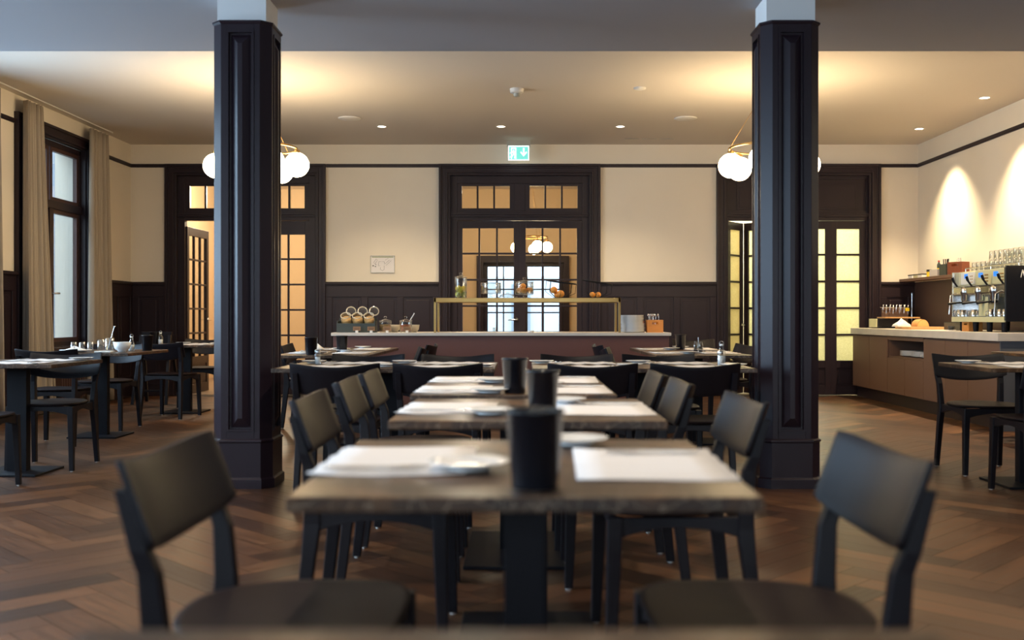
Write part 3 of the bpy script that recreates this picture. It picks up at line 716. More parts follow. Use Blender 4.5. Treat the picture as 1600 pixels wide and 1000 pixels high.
table(-.396, .402, 1.70, 2.50, 'foremost full brown marble table with two paper placemats', col=(.08,.08))
table(-.389, .418, 2.95, 3.75, 'second brown marble table of the middle row', .44, .44)
table(-.434, .362, 3.94, 5.17, 'third, longer brown marble table ending the middle row', .42, .70)
table(-1.46, -.165, 5.93, 6.76, 'long crosswise marble table beside the window-side column', .70, .42)
table(.056, 1.36, 5.93, 6.76, 'long crosswise marble table beside the bar-side column', .70, .42)
table(-1.96, -1.21, 8.0, 8.97, 'nearer of two marble tables before the jar end of the buffet')
table(-1.96, -1.21, 8.99, 9.96, 'farther of two marble tables before the jar end of the buffet')
table(1.04, 1.80, 8.0, 8.97, 'nearer of two marble tables before the plate end of the buffet')
table(1.04, 1.80, 8.99, 9.96, 'farther of two marble tables before the plate end of the buffet')
table(-3.77, -2.97, 6.45, 7.24, 'marble table nearest us in the row by the windows')
table(-4.10, -3.26, 8.45, 9.42, 'marble table by the windows cluttered with glasses and a bowl')
table(-4.08, -3.28, 10.8, 11.55, 'farthest marble table in the row by the windows')
table(2.74, 3.54, 5.98, 6.76, 'marble table nearest the coffee bar, cut by the photo edge')
table(4.06, 4.86, 8.15, 8.88, 'marble table standing against the end of the coffee bar')

# ------------------------------------------------------------------ table settings
def make_mat():
    b = MB(); n = 20; w, l = .30, .42; rg = []
    top, bot = [], []
    for j in range(n+1):
        v = -l/2+l*j/n
        for i in (0, 1, 2, 3, 4, 5):
            u = -w/2+w*i/5; ed = abs(u)/(w/2)
            z = .0012+.0022*(1+math.sin(v*55))*ed**3 + .004*max(0, abs(v)/(l/2)-.85)*6*(.5+.5*math.sin(u*20))*.5
            top.append((u, v, z))
    fs = [(j*6+i, j*6+i+1, (j+1)*6+i+1, (j+1)*6+i) for j in range(n) for i in range(5)]
    b.add(top, fs, True); o = b.build('placemat', M['paper']); s = o.modifiers.new('s', 'SOLIDIFY'); s.thickness = .0008; s.offset = 1
    return o
def make_plate():
    b = MB(); b.lathe([(.001,.004),(.045,.004),(.052,.006),(.078,.014),(.080,.0155),(.078,.0165),(.052,.009),(.044,.007),(.001,.007)], n=32)
    b.lathe([(.044,.0),(.040,.0),(.040,.004),(.044,.004)], n=24)
    return b.build('side_plate', M['china'])
def make_knife():
    b = MB(); b.prism([(-.008,-.10),(.006,-.10),(.008,-.02),(.006,.0),(-.009,.0),(-.011,.08),(-.004,.102),(.003,.10),(.004,0),(.006,-.02)][:0] or [(-.007,-.10),(.007,-.10),(.006,-.005),(.010,.03),(.009,.085),(.002,.103),(-.004,.09),(-.005,-.005)], .0, .003)
    return b.build('table_knife', M['cutlery'], bevel=.0008)
def make_fork():
    b = MB(); b.prism([(-.006,-.10),(.006,-.10),(.003,-.02),(.004,.025),(.011,.045),(.011,.055),(-.011,.055),(-.011,.045),(-.004,.025),(-.003,-.02)], .0, .003)
    for k in range(4): x = -.0095+k*.0063; b.box(x-.0014, x+.0014, .054, .095, .001, .003)
    return b.build('table_fork', M['cutlery'], bevel=.0008)
def setting(x, y, f, seat, tab, plate=(.10, -.21), cut=True, mat_=True, pl=True, napkin=False):
    """x,y = middle of the placemat; f = the way the diner faces (rotation about z); local +Y is ahead of the diner"""
    c, s = math.cos(f), math.sin(f)
    def P(u, v): return (x+u*c-v*s, y+u*s+v*c)
    rz = random.uniform(-2, 2); q = '%s, %s' % (seat, tab)
    if mat_: inst('mat', make_mat, (x, y, TZ), f+PI/2+R(rz), 'white paper placemat at the '+q, 'placemat', 'paper placemats')
    if pl:
        px, py = P(plate[1], plate[0])
        inst('plate', make_plate, (px, py, TZ+.004), 0, 'small white side plate at the '+q, 'plate', 'side plates')
    if cut:
        kx, ky = P(.165, -.03); inst('knife', make_knife, (kx, ky, TZ+.007), f+R(random.uniform(-5, 5)), 'steel knife lying at the '+q, 'knife', 'table knives')
        kx, ky = P(.140, -.02); inst('fork', make_fork, (kx, ky, TZ+.007), f+R(random.uniform(-9, 9)), 'steel fork lying at the '+q, 'fork', 'table forks')
t1, t2, t3 = 'foremost full table', 'second middle-row table', 'third middle-row table'
# local plate offset: (ahead, sideways left of the diner)
setting(-.255, 2.135, E_, 'window-side seat', t1, (.15, .13)); setting(.255, 2.08, W__, 'bar-side seat', t1, (.135, .31))
setting(-.24, 3.36, E_, 'window-side seat', t2, (.14, .22)); setting(.26, 3.32, W__, 'bar-side seat', t2, (.12, .22))
setting(-.28, 4.22, E_, 'nearer window-side seat', t3, (.15, .2)); setting(-.28, 4.86, E_, 'farther window-side seat', t3, (.15, .2))
setting(.20, 4.20, W__, 'nearer bar-side seat', t3, (.10, .2)); setting(.20, 4.84, W__, 'farther bar-side seat', t3, (.10, .2))
ta, tb = 'crosswise table by window-side column', 'crosswise table by bar-side column'
for xs, tt in (((-1.08, -.50), ta), ((.38, 1.00), tb)):
    for k, x in enumerate(xs):
        e = ('column-end', 'aisle-end')[k] if tt is ta else ('aisle-end', 'column-end')[k]
        setting(x, 6.10, N_, 'near %s seat' % e, tt, (.02, .26)); setting(x, 6.59, S_, 'far %s seat' % e, tt, (.02, .26))
for (x, f, sd), tt in (((-1.77, E_, 'column-side'), 'table before the jars'), ((-1.40, W__, 'aisle-side'), 'table before the jars'), ((1.22, E_, 'aisle-side'), 'table before the plates'), ((1.62, W__, 'bar-side'), 'table before the plates')):
    for y, nf in ((8.5, 'nearer'), (9.5, 'farther')): setting(x, y, f, sd+' seat', nf+' '+tt, (.12, .24))
tl = 'window-row table nearest us'
setting(-3.3, 6.64, N_, 'near seat', tl, (.0, -.26)); setting(-3.3, 7.05, S_, 'far seat', tl, (0, -.26))
setting(-3.55, 11.0, N_, 'near seat', 'farthest window-row table', (.1, .24)); setting(-3.5, 11.38, S_, 'far seat', 'farthest window-row table', (.1, .24))
tr = 'table nearest the coffee bar'
setting(3.12, 6.17, N_, 'near seat', tr, (0, .26)); setting(3.12, 6.58, S_, 'far seat', tr, (0, .26))
setting(4.4, 8.38, N_, 'near seat', 'table against the bar end', (0, .26))

def make_bin():
    b = MB(); b.lathe([(.001,0),(.040,0),(.041,.003),(.050,.130),(.053,.132),(.053,.138),(.0475,.138),(.047,.130),(.038,.008),(.001,.008)], n=32)
    return b.build('table_bin', M['blackplastic'])
def bin_(x, y, where): inst('bin', make_bin, (x, y, TZ), 0, 'black table waste bin '+where, 'table bin', 'black table bins')
bin_(.021, 1.80, 'on the foremost full table, largest in view'); bin_(.060, 3.12, 'on the second middle-row table')
bin_(-.032, 4.03, 'on the third middle-row table, in front of the buffet')
bin_(-1.67, 7.98+.1, 'on the nearer table before the jars'); bin_(-1.555, 8.80, 'on the table before the jars, against the buffet edge')
bin_(1.45, 9.42, 'on the table before the plates')
bin_(-3.32, 9.05, 'beside the white bowl'); bin_(-4.0, 11.12, 'on the farthest window-row table')

def make_shaker():
    root = empty('salt_shaker')
    b = MB(); b.lathe([(.001,0),(.018,0),(.019,.004),(.019,.062),(.016,.070)], n=16); b.build('glass_body', M['glass'], root)
    b = MB(); b.lathe([(.001,.003),(.016,.003),(.016,.045),(.001,.045)], n=14); b.build('contents', M['liquid_white'], root)
    b = MB(); b.lathe([(.017,.069),(.018,.070),(.018,.088),(.012,.094),(.001,.094)], n=16); b.build('cap', M['steel'], root)
    return root
def make_clip_bottle():
    root = empty('swing_top_bottle')
    b = MB(); b.lathe([(.001,0),(.025,0),(.026,.005),(.026,.075),(.014,.095),(.012,.115),(.014,.118)], n=16); b.build('glass_body', M['glass'], root)
    b = MB(); b.lathe([(.001,.003),(.023,.003),(.023,.055),(.001,.055)], n=14); b.build('contents', M['liquid_white'], root)
    b = MB(); b.lathe([(.001,.118),(.013,.118),(.013,.128),(.001,.130)], n=14); b.build('stopper', M['china'], root)
    b = MB(); b.tube([(.014*math.cos(a), 0, .128+.020*math.sin(a)) for a in [k*PI/8 for k in range(9)]], .0016, 6); b.build('wire_clip', M['steel'], root)
    return root
inst('shaker', make_shaker, (-1.292, 6.45, TZ), 0, 'glass shaker with white salt beside the window-side column', 'shaker')
inst('shaker', make_shaker, (1.215, 6.30, TZ), 0, 'glass shaker with steel cap beside the swing-top bottle', 'shaker')
inst('clip', make_clip_bottle, (1.245, 6.42, TZ), 0, 'swing-top glass bottle on the table beside the bar-side column', 'bottle')
inst('clip', make_clip_bottle, (-3.42, 8.95, TZ), .5, 'swing-top glass bottle beside the black bin and white bowl', 'bottle')
inst('clip', make_clip_bottle, (-3.92, 11.08, TZ), .2, 'swing-top glass bottle on the farthest window-row table', 'bottle')
# oil and vinegar caddy
root = empty('cruet_caddy', (1.46, 8.52, TZ)); tag(root, 'steel caddy with oil and vinegar bottles before the plates', 'cruet set')
b = MB(); b.box(-.045,.045,-.022,.022,0,.004); b.tube([(0,0,.004),(0,0,.13)], .003, 6); b.tube([(-.045,0,.03),(-.045,.022,.03),(.045,.022,.03),(.045,-.022,.03),(-.045,-.022,.03)], .002, 6); b.build('stand', M['steel'], root)
for s in (-1, 1):
    b = MB(); b.lathe([(.001,.005),(.018,.005),(.018,.07),(.010,.085),(.010,.098)], (s*.022,0,0), 14); c = b.build('cruet', M['glass'], root)
    b = MB(); b.lathe([(.001,.007),(.016,.007),(.016,.045),(.001,.045)], (s*.022,0,0), 14); b.build('contents', M['ink'], c)

def make_tumbler():
    b = MB(); b.lathe([(.001,0),(.028,0),(.030,.003),(.037,.105),(.0355,.105),(.028,.012),(.001,.012)], n=20); return b.build('drinking_glass', M['glass'])
def glass(x, y, label, z=TZ, s=1.0, grp='drinking glasses'):
    o = inst('tumbler', make_tumbler, (x, y, z), 0, label, 'glass', grp); o.scale = (s, s, s); return o
glass(-3.94, 8.98, 'water glass nearest the curtain on the cluttered table', s=.75)
glass(-3.84, 8.92, 'second water glass from the curtain on the cluttered table', s=.75)
glass(-3.76, 8.90, 'third water glass from the curtain on the cluttered table', s=.75)
glass(-3.70, 8.98, 'tall empty glass behind the napkins on the cluttered table', s=.95)
gq = glass(-3.575, 8.85, 'tall glass holding a long spoon on the cluttered table', s=1.1)
b = MB(); b.tube([(0,0,.01),(.05,.01,.20)], .0035, 6); b.ball((.052,.01,.205), .010, 10, 6, .5); o = b.build('long_spoon', M['steel']); o.location = (-3.585, 8.85, TZ+.012); tag(o, 'long white spoon leaning in a glass on the cluttered table', 'spoon')
b = MB(); b.lathe([(.001,0),(.035,0),(.036,.01),(.062,.03),(.075,.085),(.072,.085),(.058,.034),(.03,.014),(.001,.012)], n=32); o = b.build('bowl', M['china']); o.location = (-3.42, 8.74, TZ); tag(o, 'white bowl on the cluttered table by the windows', 'bowl')
b = MB(); b.lathe([(.001,.003),(.07,.003),(.13,.018),(.128,.021),(.07,.008),(.001,.008)], n=32); o = b.build('dinner_plate', M['china']); o.location = (-3.79, 8.68, TZ); tag(o, 'white plate under crumpled napkins on the cluttered table', 'plate')
def crumple(name, loc, r, h, label, seed, m='cloth', par=None):
    rnd = random.Random(seed); b = MB(); n = 18; rg = []
    for k in range(7):
        f = k/6; rr = r*math.cos(f*PI/2)+.001
        rg.append([((rr*(1+.25*math.sin(3*a+seed)+.1*rnd.uniform(-1,1)))*math.cos(a), rr*.75*(1+.25*math.sin(2*a+seed))*math.sin(a), h*f*(1+.35*math.sin(4*a+seed)*(f))) for a in [2*PI*i/n for i in range(n)]])
    b.loft(rg, True); o = b.build(name, M[m], par); o.location = loc
    if label: tag(o, label, 'napkin')
    return o
crumple('napkin', (-3.80, 8.67, TZ+.010), .085, .035, 'crumpled white napkins heaped on the plate by the windows', 2)
b = MB(); b.box(-.07,.07,-.05,.05,0,.012); o = b.build('folded_napkin', M['cloth'], bevel=.004); o.location = (-3.52, 8.62, TZ); tag(o, 'folded white napkin between the spoon glass and the bowl', 'napkin')
crumple('napkin', (-1.85, 9.2, TZ+.006), .07, .045, 'crumpled napkin on the farther table before the jars', 4)
crumple('napkin', (-1.78, 8.24, TZ+.006), .05, .02, 'crumpled napkin next to a bin before the jars', 9)

# ------------------------------------------------------------------ high chair by the panelling
root = empty('high_chair', (-4.42, 12.35, 0)); tag(root, 'dark wooden A-frame high chair against the panelling', 'high chair')
for s in (-1, 1):
    for t in (-1, 1):
        b = MB(); b.beam((s*.20, t*.24, 0), (s*.17, t*.03, .82 if t < 0 else .74), .028, .035, (1,0,0)); b.build('leg', M['chair'], root, bevel=.003)
b = MB(); b.box(-.19,.19,-.16,.10,.52,.54); b.build('seat', M['chair'], root, bevel=.003)
b = MB(); b.box(-.18,.18,.0,.02,.66,.86); b.build('backrest', M['chair'], root, bevel=.003)
for z, y in ((.16,-.20),(.34,-.14)):
    b = MB(); b.box(-.19,.19,y-.012,y+.012,z-.012,z+.012); b.build('rung', M['chair'], root)

# ------------------------------------------------------------------ buffet
BY0, BY1, BZ = 10.40, 11.15, .878
bx0, bx1 = (517-817)*10.4/1600, (1049-817)*10.4/1600
root = empty('buffet_counter', ((bx0+bx1)/2, (BY0+BY1)/2, 0)); tag(root, 'long reddish-brown buffet counter with pale stone top', 'buffet'); hw = (bx1-bx0)/2; hd = (BY1-BY0)/2
b = MB(); b.box(-hw+.02, hw-.02, -hd+.02, hd-.02, .08, BZ-.032); b.build('body', M['buffet'], root, bevel=.003)
b = MB(); b.box(-hw+.08, hw-.08, -hd+.08, hd-.08, 0, .08); b.build('plinth', M['blackmetal'], root)
b = MB(); b.box(-hw, hw, -hd, hd, BZ-.032, BZ); b.build('stone_top', M['stone'], root, bevel=.003)
# brass and glass shelf
root = empty('brass_shelf', (.045, 10.69, BZ)); tag(root, 'brass-framed glass shelf standing on the buffet', 'shelf'); sw = .955; sd = .225; sz = .355
for s in (-1, 1):
    for t in (-1, 1):
        b = MB(); b.cbox(s*(sw-.012), t*(sd-.012), sz/2, .024, .024, sz); b.build('leg', M['brass'], root, bevel=.002)
b = MB()
for t in (-1, 1): b.cbox(0, t*(sd-.010), sz-.022, 2*sw, .020, .044)
for s in (-1, 1): b.cbox(s*(sw-.010), 0, sz-.022, .020, 2*sd-.04, .044)
b.build('rail', M['brass'], root, bevel=.002)
b = MB(); b.box(-sw+.02, sw-.02, -sd+.02, sd-.02, sz-.012, sz-.002); b.build('glass_shelf', M['glass'], root)
SZ = BZ+sz
def bx(px, d=10.65): return (px-817)*d/1600
def jar(px, d, z, r, h, label, foot=0, lid=True, cat='jar', name='glass_jar'):
    root = empty(name, (bx(px, d), d, z)); tag(root, label, cat)
    b = MB()
    if foot: b.lathe([(.001,0),(r*.6,0),(r*.6,.006),(.012,.012),(.012,foot),(r*.5,foot+.006)], n=24); b.build('foot', M['glass'], root); b = MB()
    b.lathe([(.001,foot),(r*.9,foot),(r,foot+.01),(r,foot+h-.01),(r*.97,foot+h),(r*.94,foot+h-.01),(r*.94,foot+.012),(.001,foot+.010)], n=28); b.build('body', M['glass'], root)
    if lid:
        b = MB(); b.lathe([(r*1.03,foot+h),(r*1.03,foot+h+.008),(r*.4,foot+h+.018),(.010,foot+h+.024),(.010,foot+h+.030),(.018,foot+h+.038),(.014,foot+h+.052),(.001,foot+h+.054)], n=24); b.build('lid', M['glass'], root)
    return root
jar(720, 10.65, SZ, .062, .215, 'tall lidded glass jar of lemons on the brass shelf')
k = 0
for dx, dz, m in ((-.028,.040,'lime'),(.026,.038,'lime'),(.0,.085,'lemon'),(.030,.098,'lemon'),(-.026,.10,'lemon')):
    b = MB(); b.ball((0,0,0), .030, 14, 9, 1.15); o = b.build('lemon', M[m]); o.location = (bx(720)+dx, 10.65+(.02 if k % 2 else -.018), SZ+dz); tag(o, ['greenish lemon at the bottom of the tall jar, window side','greenish lemon at the bottom of the tall jar, bar side','yellow lemon in the middle of the tall jar','yellow lemon on top in the tall jar, bar side','yellow lemon on top in the tall jar, window side'][k], 'lemon', 'lemons in the tall jar'); k += 1
jar(767, 10.65, SZ, .105, .115, 'empty footed glass bowl on the brass shelf', .045, False, 'bowl', 'footed_bowl')
root = empty('glass_cloche', (bx(793), 10.65, SZ)); tag(root, 'low glass dish with a knobbed lid on the brass shelf', 'dish')
b = MB(); b.lathe([(.001,0),(.10,0),(.105,.012),(.10,.014),(.001,.006)], n=28); b.build('dish', M['glass'], root)
b = MB(); b.lathe([(.085,.014),(.075,.035),(.02,.048),(.008,.052),(.014,.064),(.001,.068)], n=24); b.build('lid', M['glass'], root)
jar(819, 10.65, SZ, .098, .13, 'footed lidded glass jar of oranges on the brass shelf', .035)
for k, (dx, dy, dz) in enumerate(((-.052,-.02,.082),(.0,-.05,.078),(.055,-.01,.085),(-.012,.02,.125))):
    b = MB(); b.ball((0,0,0), .032, 16, 10, .95); o = b.build('orange', M['orange']); o.location = (bx(819)+dx, 10.65+dy, SZ+dz)
    tag(o, 'orange in the footed jar, '+['nearest its window side','at its bottom middle','nearest its bar side','topmost'][k], 'orange', 'oranges in the footed jar')
def wire_basket(px, d, tilt, label, fruits, seed, flab):
    root = empty('wire_basket', (bx(px, d), d, SZ)); tag(root, label, 'basket')
    b = MB(); n = 24; rim = [(.155*math.cos(a)+.02, .11*math.sin(a), .165+tilt*.155*math.cos(a)) for a in [2*PI*k/n for k in range(n)]]
    b.tube(rim, .006, 6, True); b.build('rim', M['blackmetal'], root)
    b = MB(); base = [(.055*math.cos(a), .05*math.sin(a), .005) for a in [2*PI*k/n for k in range(n)]]; b.tube(base, .0025, 6, True)
    for k in range(0, n, 3):
        p, q = Vector(base[k]), Vector(rim[k]); mid = (p+q)/2 + Vector((p.x*.9, p.y*.9, -.025)); b.tube([p, mid, q], .0026, 5)
    b.tube([(-.055,0,.006),(.055,0,.006)], .0025, 6); b.tube([(0,-.05,.006),(0,.05,.006)], .0025, 6)
    b.build('wires', M['blackmetal'], root)
    for i, (dx, dy, dz, r) in enumerate(fruits):
        b = MB(); b.ball((0,0,0), r, 16, 10, .94); o = b.build('orange', M['orange']); o.location = (bx(px, d)+dx, d+dy, SZ+dz); tag(o, flab[i], 'orange', 'oranges in the wire baskets')
wire_basket(874, 10.65, -.13, 'black wire basket with three oranges on the brass shelf', [(-.058,0,.085,.038),(.012,-.02,.045,.040),(-.018,.045,.040,.036)], 1, ['upper orange in the three-orange wire basket','large front orange in the three-orange wire basket','rear orange in the three-orange wire basket'])
wire_basket(930, 10.65, -.16, 'black wire basket with two oranges at the shelf end', [(-.030,0,.036,.031),(.030,0,.036,.031)], 2, ['orange nearer the middle in the two-orange wire basket','orange nearer the shelf end in the two-orange wire basket'])
# crate with tilted jars
root = empty('jar_crate', (bx(558, 10.6), 10.60, BZ)); tag(root, 'black crate carrying tilted jars on the buffet', 'crate')
b = MB(); b.box(-.197,.197,-.09,-.078,0,.095); b.box(-.197,.197,.078,.09,0,.15); b.box(-.197,-.185,-.078,.078,0,.12); b.box(.185,.197,-.078,.078,0,.12); b.box(-.185,.185,-.078,.078,0,.01); b.build('box', M['darkgreen'], root, bevel=.002)
def make_tilt_jar():
    root = empty('storage_jar'); T = Matrix.Rotation(R(38), 4, 'X')
    b = MB(); b.M = T; b.lathe([(.001,-.06),(.050,-.06),(.056,-.05),(.056,.05),(.048,.062),(.048,.075),(.051,.076),(.051,.080),(.045,.080)], n=24); b.build('body', M['glass'], root)
    b = MB(); b.M = T; b.lathe([(.046,.072),(.053,.072),(.053,.080),(.046,.080),(.046,.072)], n=24); b.build('rim', M['cream'], root)
    b = MB(); b.M = T; b.lathe([(.001,-.055),(.051,-.055),(.051,.030),(.001,.036)], n=20); b.build('cereal', M['cereal'], root)
    b = MB(); b.M = Matrix.Translation((.045,.02,.105)) @ Matrix.Rotation(R(62), 4, 'X') @ Matrix.Rotation(R(14), 4, 'Y'); b.lathe([(.001,0),(.030,.004),(.045,0),(.052,0),(.052,.010),(.040,.012),(.001,.014)], n=24); b.build('lid', M['glass'], root)
    b = MB(); b.M = Matrix.Translation((.045,.02,.105)) @ Matrix.Rotation(R(62), 4, 'X') @ Matrix.Rotation(R(14), 4, 'Y'); b.lathe([(.044,-.001),(.053,-.001),(.053,.006),(.044,.006),(.044,-.001)], n=24); b.build('seal', M['cream'], root)
    return root
for px, s in ((541, 'nearest the buffet end'), (559, 'in the middle'), (577, 'nearest the brass shelf')):
    inst('tjar', make_tilt_jar, (bx(px, 10.6), 10.61, BZ+.115), 0, 'tilted open cereal jar in the black crate, '+s, 'jar', 'cereal jars in the crate')
def make_label_card():
    root = empty('label_card'); b = MB(); b.box(-.038,.038,-.002,.002,.020,.062); b.build('card', M['card'], root)
    b = MB(); b.box(-.030,.030,-.003,-.002,.044,.047); b.box(-.026,.026,-.003,-.002,.034,.037); b.build('print', M['ink'], root)
    b = MB(); b.box(-.013,.013,-.010,.010,0,.022); b.build('clip', M['whiteplastic'], root); return root
for px, s in ((557.5, 'under the middle of the crate'), (580, 'under the shelf end of the crate')):
    inst('card', make_label_card, (bx(px, 10.47), 10.47, BZ), 0, 'brown label card in a clip '+s, 'label', 'label cards on the buffet')
for px, s, m in ((605, 'before the flake jar', 0), (636, 'before the dried-fruit jar', 0)):
    inst('card', make_label_card, (bx(px, 10.50), 10.50, BZ), 0, 'brown label card in a clip '+s, 'label', 'label cards on the buffet')
for px, m, lab in ((602, 'cereal', 'lidded glass jar of pale flakes on the buffet'), (634, 'granola', 'lidded glass jar of dried fruit on the buffet')):
    root = jar(px, 10.62, BZ, .064, .115, lab); b = MB(); b.lathe([(.001,.012),(.059,.012),(.059,.080),(.001,.082)], n=22); b.build('contents', M[m], root)
b = MB(); b.tube([(0,0,.0),(.05,0,.085)], .006, 6); o = b.build('scoop', M['china']); o.location = (bx(636)+.03, 10.62, BZ+.115); tag(o, 'white spoon handle sticking out of the dried-fruit jar', 'spoon')
for px, s in ((616, 'between the two lidded jars'), (646, 'beside the dried-fruit jar')):
    b = MB(); b.lathe([(.001,0),(.030,0),(.055,.03),(.062,.078),(.058,.078),(.050,.034),(.001,.010)], n=24); o = b.build('serving_bowl', M['cream']); o.location = (bx(px, 10.75), 10.77, BZ); tag(o, 'cream bowl standing '+s, 'bowl')
glass(bx(773, 10.7), 10.62, 'small glass on the buffet under the brass shelf', BZ, .48)
b = MB(); b.lathe([(.001,0),(.03,0),(.035,.02),(.001,.02)], n=14); o = b.build('small_dish', M['china']); o.location = (bx(829, 10.7), 10.62, BZ); tag(o, 'tiny white dish on the buffet before the glass doors', 'dish')
def make_stack_plate():
    b = MB(); b.lathe([(.001,.0),(.07,.0),(.10,.004),(.128,.011),(.129,.013),(.127,.0135),(.098,.008),(.001,.006)], n=36); return b.build('dinner_plate', M['china'])
for i in range(22):
    inst('splate', make_stack_plate, (bx(988, 10.6)+random.uniform(-.003,.003)-(.012 if i > 10 else 0), 10.60, BZ+i*.0079), 0,
         ('topmost white plate of the tall pile' if i == 21 else 'lowest white plate of the tall pile' if i == 0 else 'white plate inside the tall pile')+' beside the brass shelf', 'plate', 'plates piled on the buffet')
def crate(name, loc, w, d, h, m, label, slot=True):
    root = empty(name, loc); tag(root, label, 'crate'); t = .008
    b = MB(); b.box(-w/2, w/2, d/2-t, d/2, 0, h); b.box(-w/2, -w/2+t, -d/2, d/2-t, 0, h); b.box(w/2-t, w/2, -d/2, d/2-t, 0, h); b.box(-w/2+t, w/2-t, -d/2+t, d/2-t, 0, t)
    s0, s1 = h*.66, h*.82; b.box(-w/2+t, w/2-t, -d/2, -d/2+t, 0, s0); b.box(-w/2+t, w/2-t, -d/2, -d/2+t, s1, h)
    b.box(-w/2+t, -w*.22, -d/2, -d/2+t, s0, s1); b.box(w*.22, w/2-t, -d/2, -d/2+t, s0, s1)
    b.build('box', M[m], root, bevel=.001); return root
crate('cutlery_crate', (bx(1021, 10.6)+.01, 10.60, BZ), .165, .14, .130, 'orangewood', 'orange wooden crate of cutlery at the buffet end')
rnd = random.Random(4)
for i in range(12):
    b = MB(); dx, dy = rnd.uniform(-.06,.06), rnd.uniform(-.045,.045); b.tube([(0,0,0),(rnd.uniform(-.015,.015),rnd.uniform(-.01,.01),.17)], .003, 6); b.ball((0,0,.172), .010, 8, 6, 1.3)
    o = b.build('cutlery_piece', M['cutlery']); o.location = (bx(1021, 10.6)+.01+dx, 10.60+dy, BZ+.009); o.rotation_euler = (0, rnd.uniform(-.12,.12), 0); tag(o, 'piece of cutlery upright in the orange crate', 'cutlery', 'cutlery in the orange crate')
b = MB(); b.box(-.03,.0,-.05,.05,0,.12); o = b.build('wooden_holder', M['redwood']); o.location = (bx(1021,10.6)-.085, 10.72, BZ); tag(o, 'dark red wooden block behind the orange cutlery crate', 'box')

# ------------------------------------------------------------------ coffee bar
CX, CX2, CY0, CY1, CZ = 4.30, 5.15, 9.27, 13.44, .895
o = MB().box(CX, CX2, CY0, CY1, CZ-.078, CZ).build('worktop', M['stone'], bevel=.004); tag(o, 'pale stone worktop of the coffee bar', 'worktop')
def unit(y0, y1, label, seams, niche=None):
    root = empty('bar_cabinet', (CX+.03, (y0+y1)/2, 0)); tag(root, label, 'cabinet', 'coffee bar cabinets'); c = (y0+y1)/2
    zt = CZ-.078; X1 = CX2-.05-(CX+.03); b = MB()
    if niche:
        n0, n1, q0, q1 = niche
        b.box(.02, X1, y0-c, y1-c, .14, q0); b.box(.02, X1, y0-c, y1-c, q1, zt); b.box(.02, X1, y0-c, n0-c, q0, q1); b.box(.02, X1, n1-c, y1-c, q0, q1); b.box(.45, X1, n0-c, n1-c, q0, q1)
    else: b.box(.02, X1, y0-c, y1-c, .14, zt)
    b.build('body', M['counter'], root)
    b = MB(); b.box(.06, X1, y0-c, y1-c, 0, .14); b.build('kickboard', M['dark'], root)
    for a, e in zip(seams, seams[1:]):
        top = (niche[2]-.02) if niche else zt-.018
        b = MB(); b.box(0, .018, a-c+.003, e-c-.003, .145, top); b.build('door', M['counter'], root, bevel=.002)
    if niche: b = MB(); b.box(0, .018, y0-c+.003, y1-c-.003, niche[3]+.004, zt-.006); b.build('fascia', M['counter'], root)
unit(12.17, 13.44, 'brown bar cabinet nearest the folding door', [12.17, 12.8, 13.44])
unit(11.07, 12.17, 'brown bar cabinet with open niche of plates', [11.07, 11.62, 12.17], (11.10, 12.14, .58, .765))
unit(CY0+.03, 11.07, 'brown bar cabinet below the espresso machine', [CY0+.03, 9.97, 10.5, 11.07])
b = MB(); b.box(CX+.03, CX2-.05, CY0+.012, CY0+.03, 0, CZ-.078); o = b.build('bar_end_panel', mat('grey_end_panel', (.10,.10,.11), .6)); tag(o, 'dark end panel of the coffee bar facing us', 'panel')
for st, y in ((0, 11.85), (1, 11.52), (2, 11.24)):
    for i in range(7):
        inst('nplate', make_stack_plate, (CX+.20, y, .585+i*.0085), 0, 'white plate stacked in the bar niche, %s pile' % ('farthest', 'middle', 'nearest')[st], 'plate', 'plates in the bar niche')
# wall shelf
o = MB().box(4.95, XR-.055, 8.0, YB-.03, 1.497, 1.532).build('wall_shelf', M['counter'], bevel=.002); tag(o, 'long brown shelf along the wall over the coffee bar', 'shelf')
SH = 1.532
def sx(px, X=5.06): return X*1600/(px-817)
for i, (px, m, lab) in enumerate(((1428, 'china', 'farthest white tub at the corner end of the wall shelf'), (1436, 'ivory', 'ivory tub beside the farthest tub on the wall shelf'), (1443, 'ivory_white', 'white tub beside the yellow tin on the wall shelf'))):
    root = empty('food_tub', (5.06, sx(px), SH)); tag(root, lab, 'tub')
    b = MB(); b.box(-.05,.05,-.07,.07,0,.04); b.build('tub', M[m], root, bevel=.004); b = MB(); b.box(-.053,.053,-.073,.073,.04,.052); b.build('lid', M['ink'], root, bevel=.002)
root = empty('tin', (5.04, sx(1452.5, 5.04), SH)); tag(root, 'yellow tin with black lid on the wall shelf', 'tin')
b = MB(); b.cyl((0,0,0), .035, .065); b.build('body', M['yellow'], root); b = MB(); b.cyl((0,0,.065), .036, .028); b.build('lid', M['ink'], root)
o = MB().box(-.07,.07,-.12,.12,0,.085).build('carton', M['greybox'], bevel=.003); o.location = (5.07, sx(1466), SH); tag(o, 'plain grey carton on the wall shelf', 'box')
root = empty('syrup_bottle', (5.06, sx(1467), SH+.085)); tag(root, 'small dark bottle with red cap on top of the carton', 'bottle')
b = MB(); b.lathe([(.001,0),(.022,0),(.022,.06),(.010,.078),(.010,.092)], n=16); b.build('body', M['darkgreen'], root); b = MB(); b.cyl((0,0,.090), .012, .018, 12); b.build('cap', M['red'], root); b = MB(); b.lathe([(.0225,.002),(.0225,.015)], n=16); b.build('base_band', M['yellow'], root)
root = empty('utensil_box', (5.06, sx(1480.5), SH)); tag(root, 'dark box of black utensils on the wall shelf', 'box')
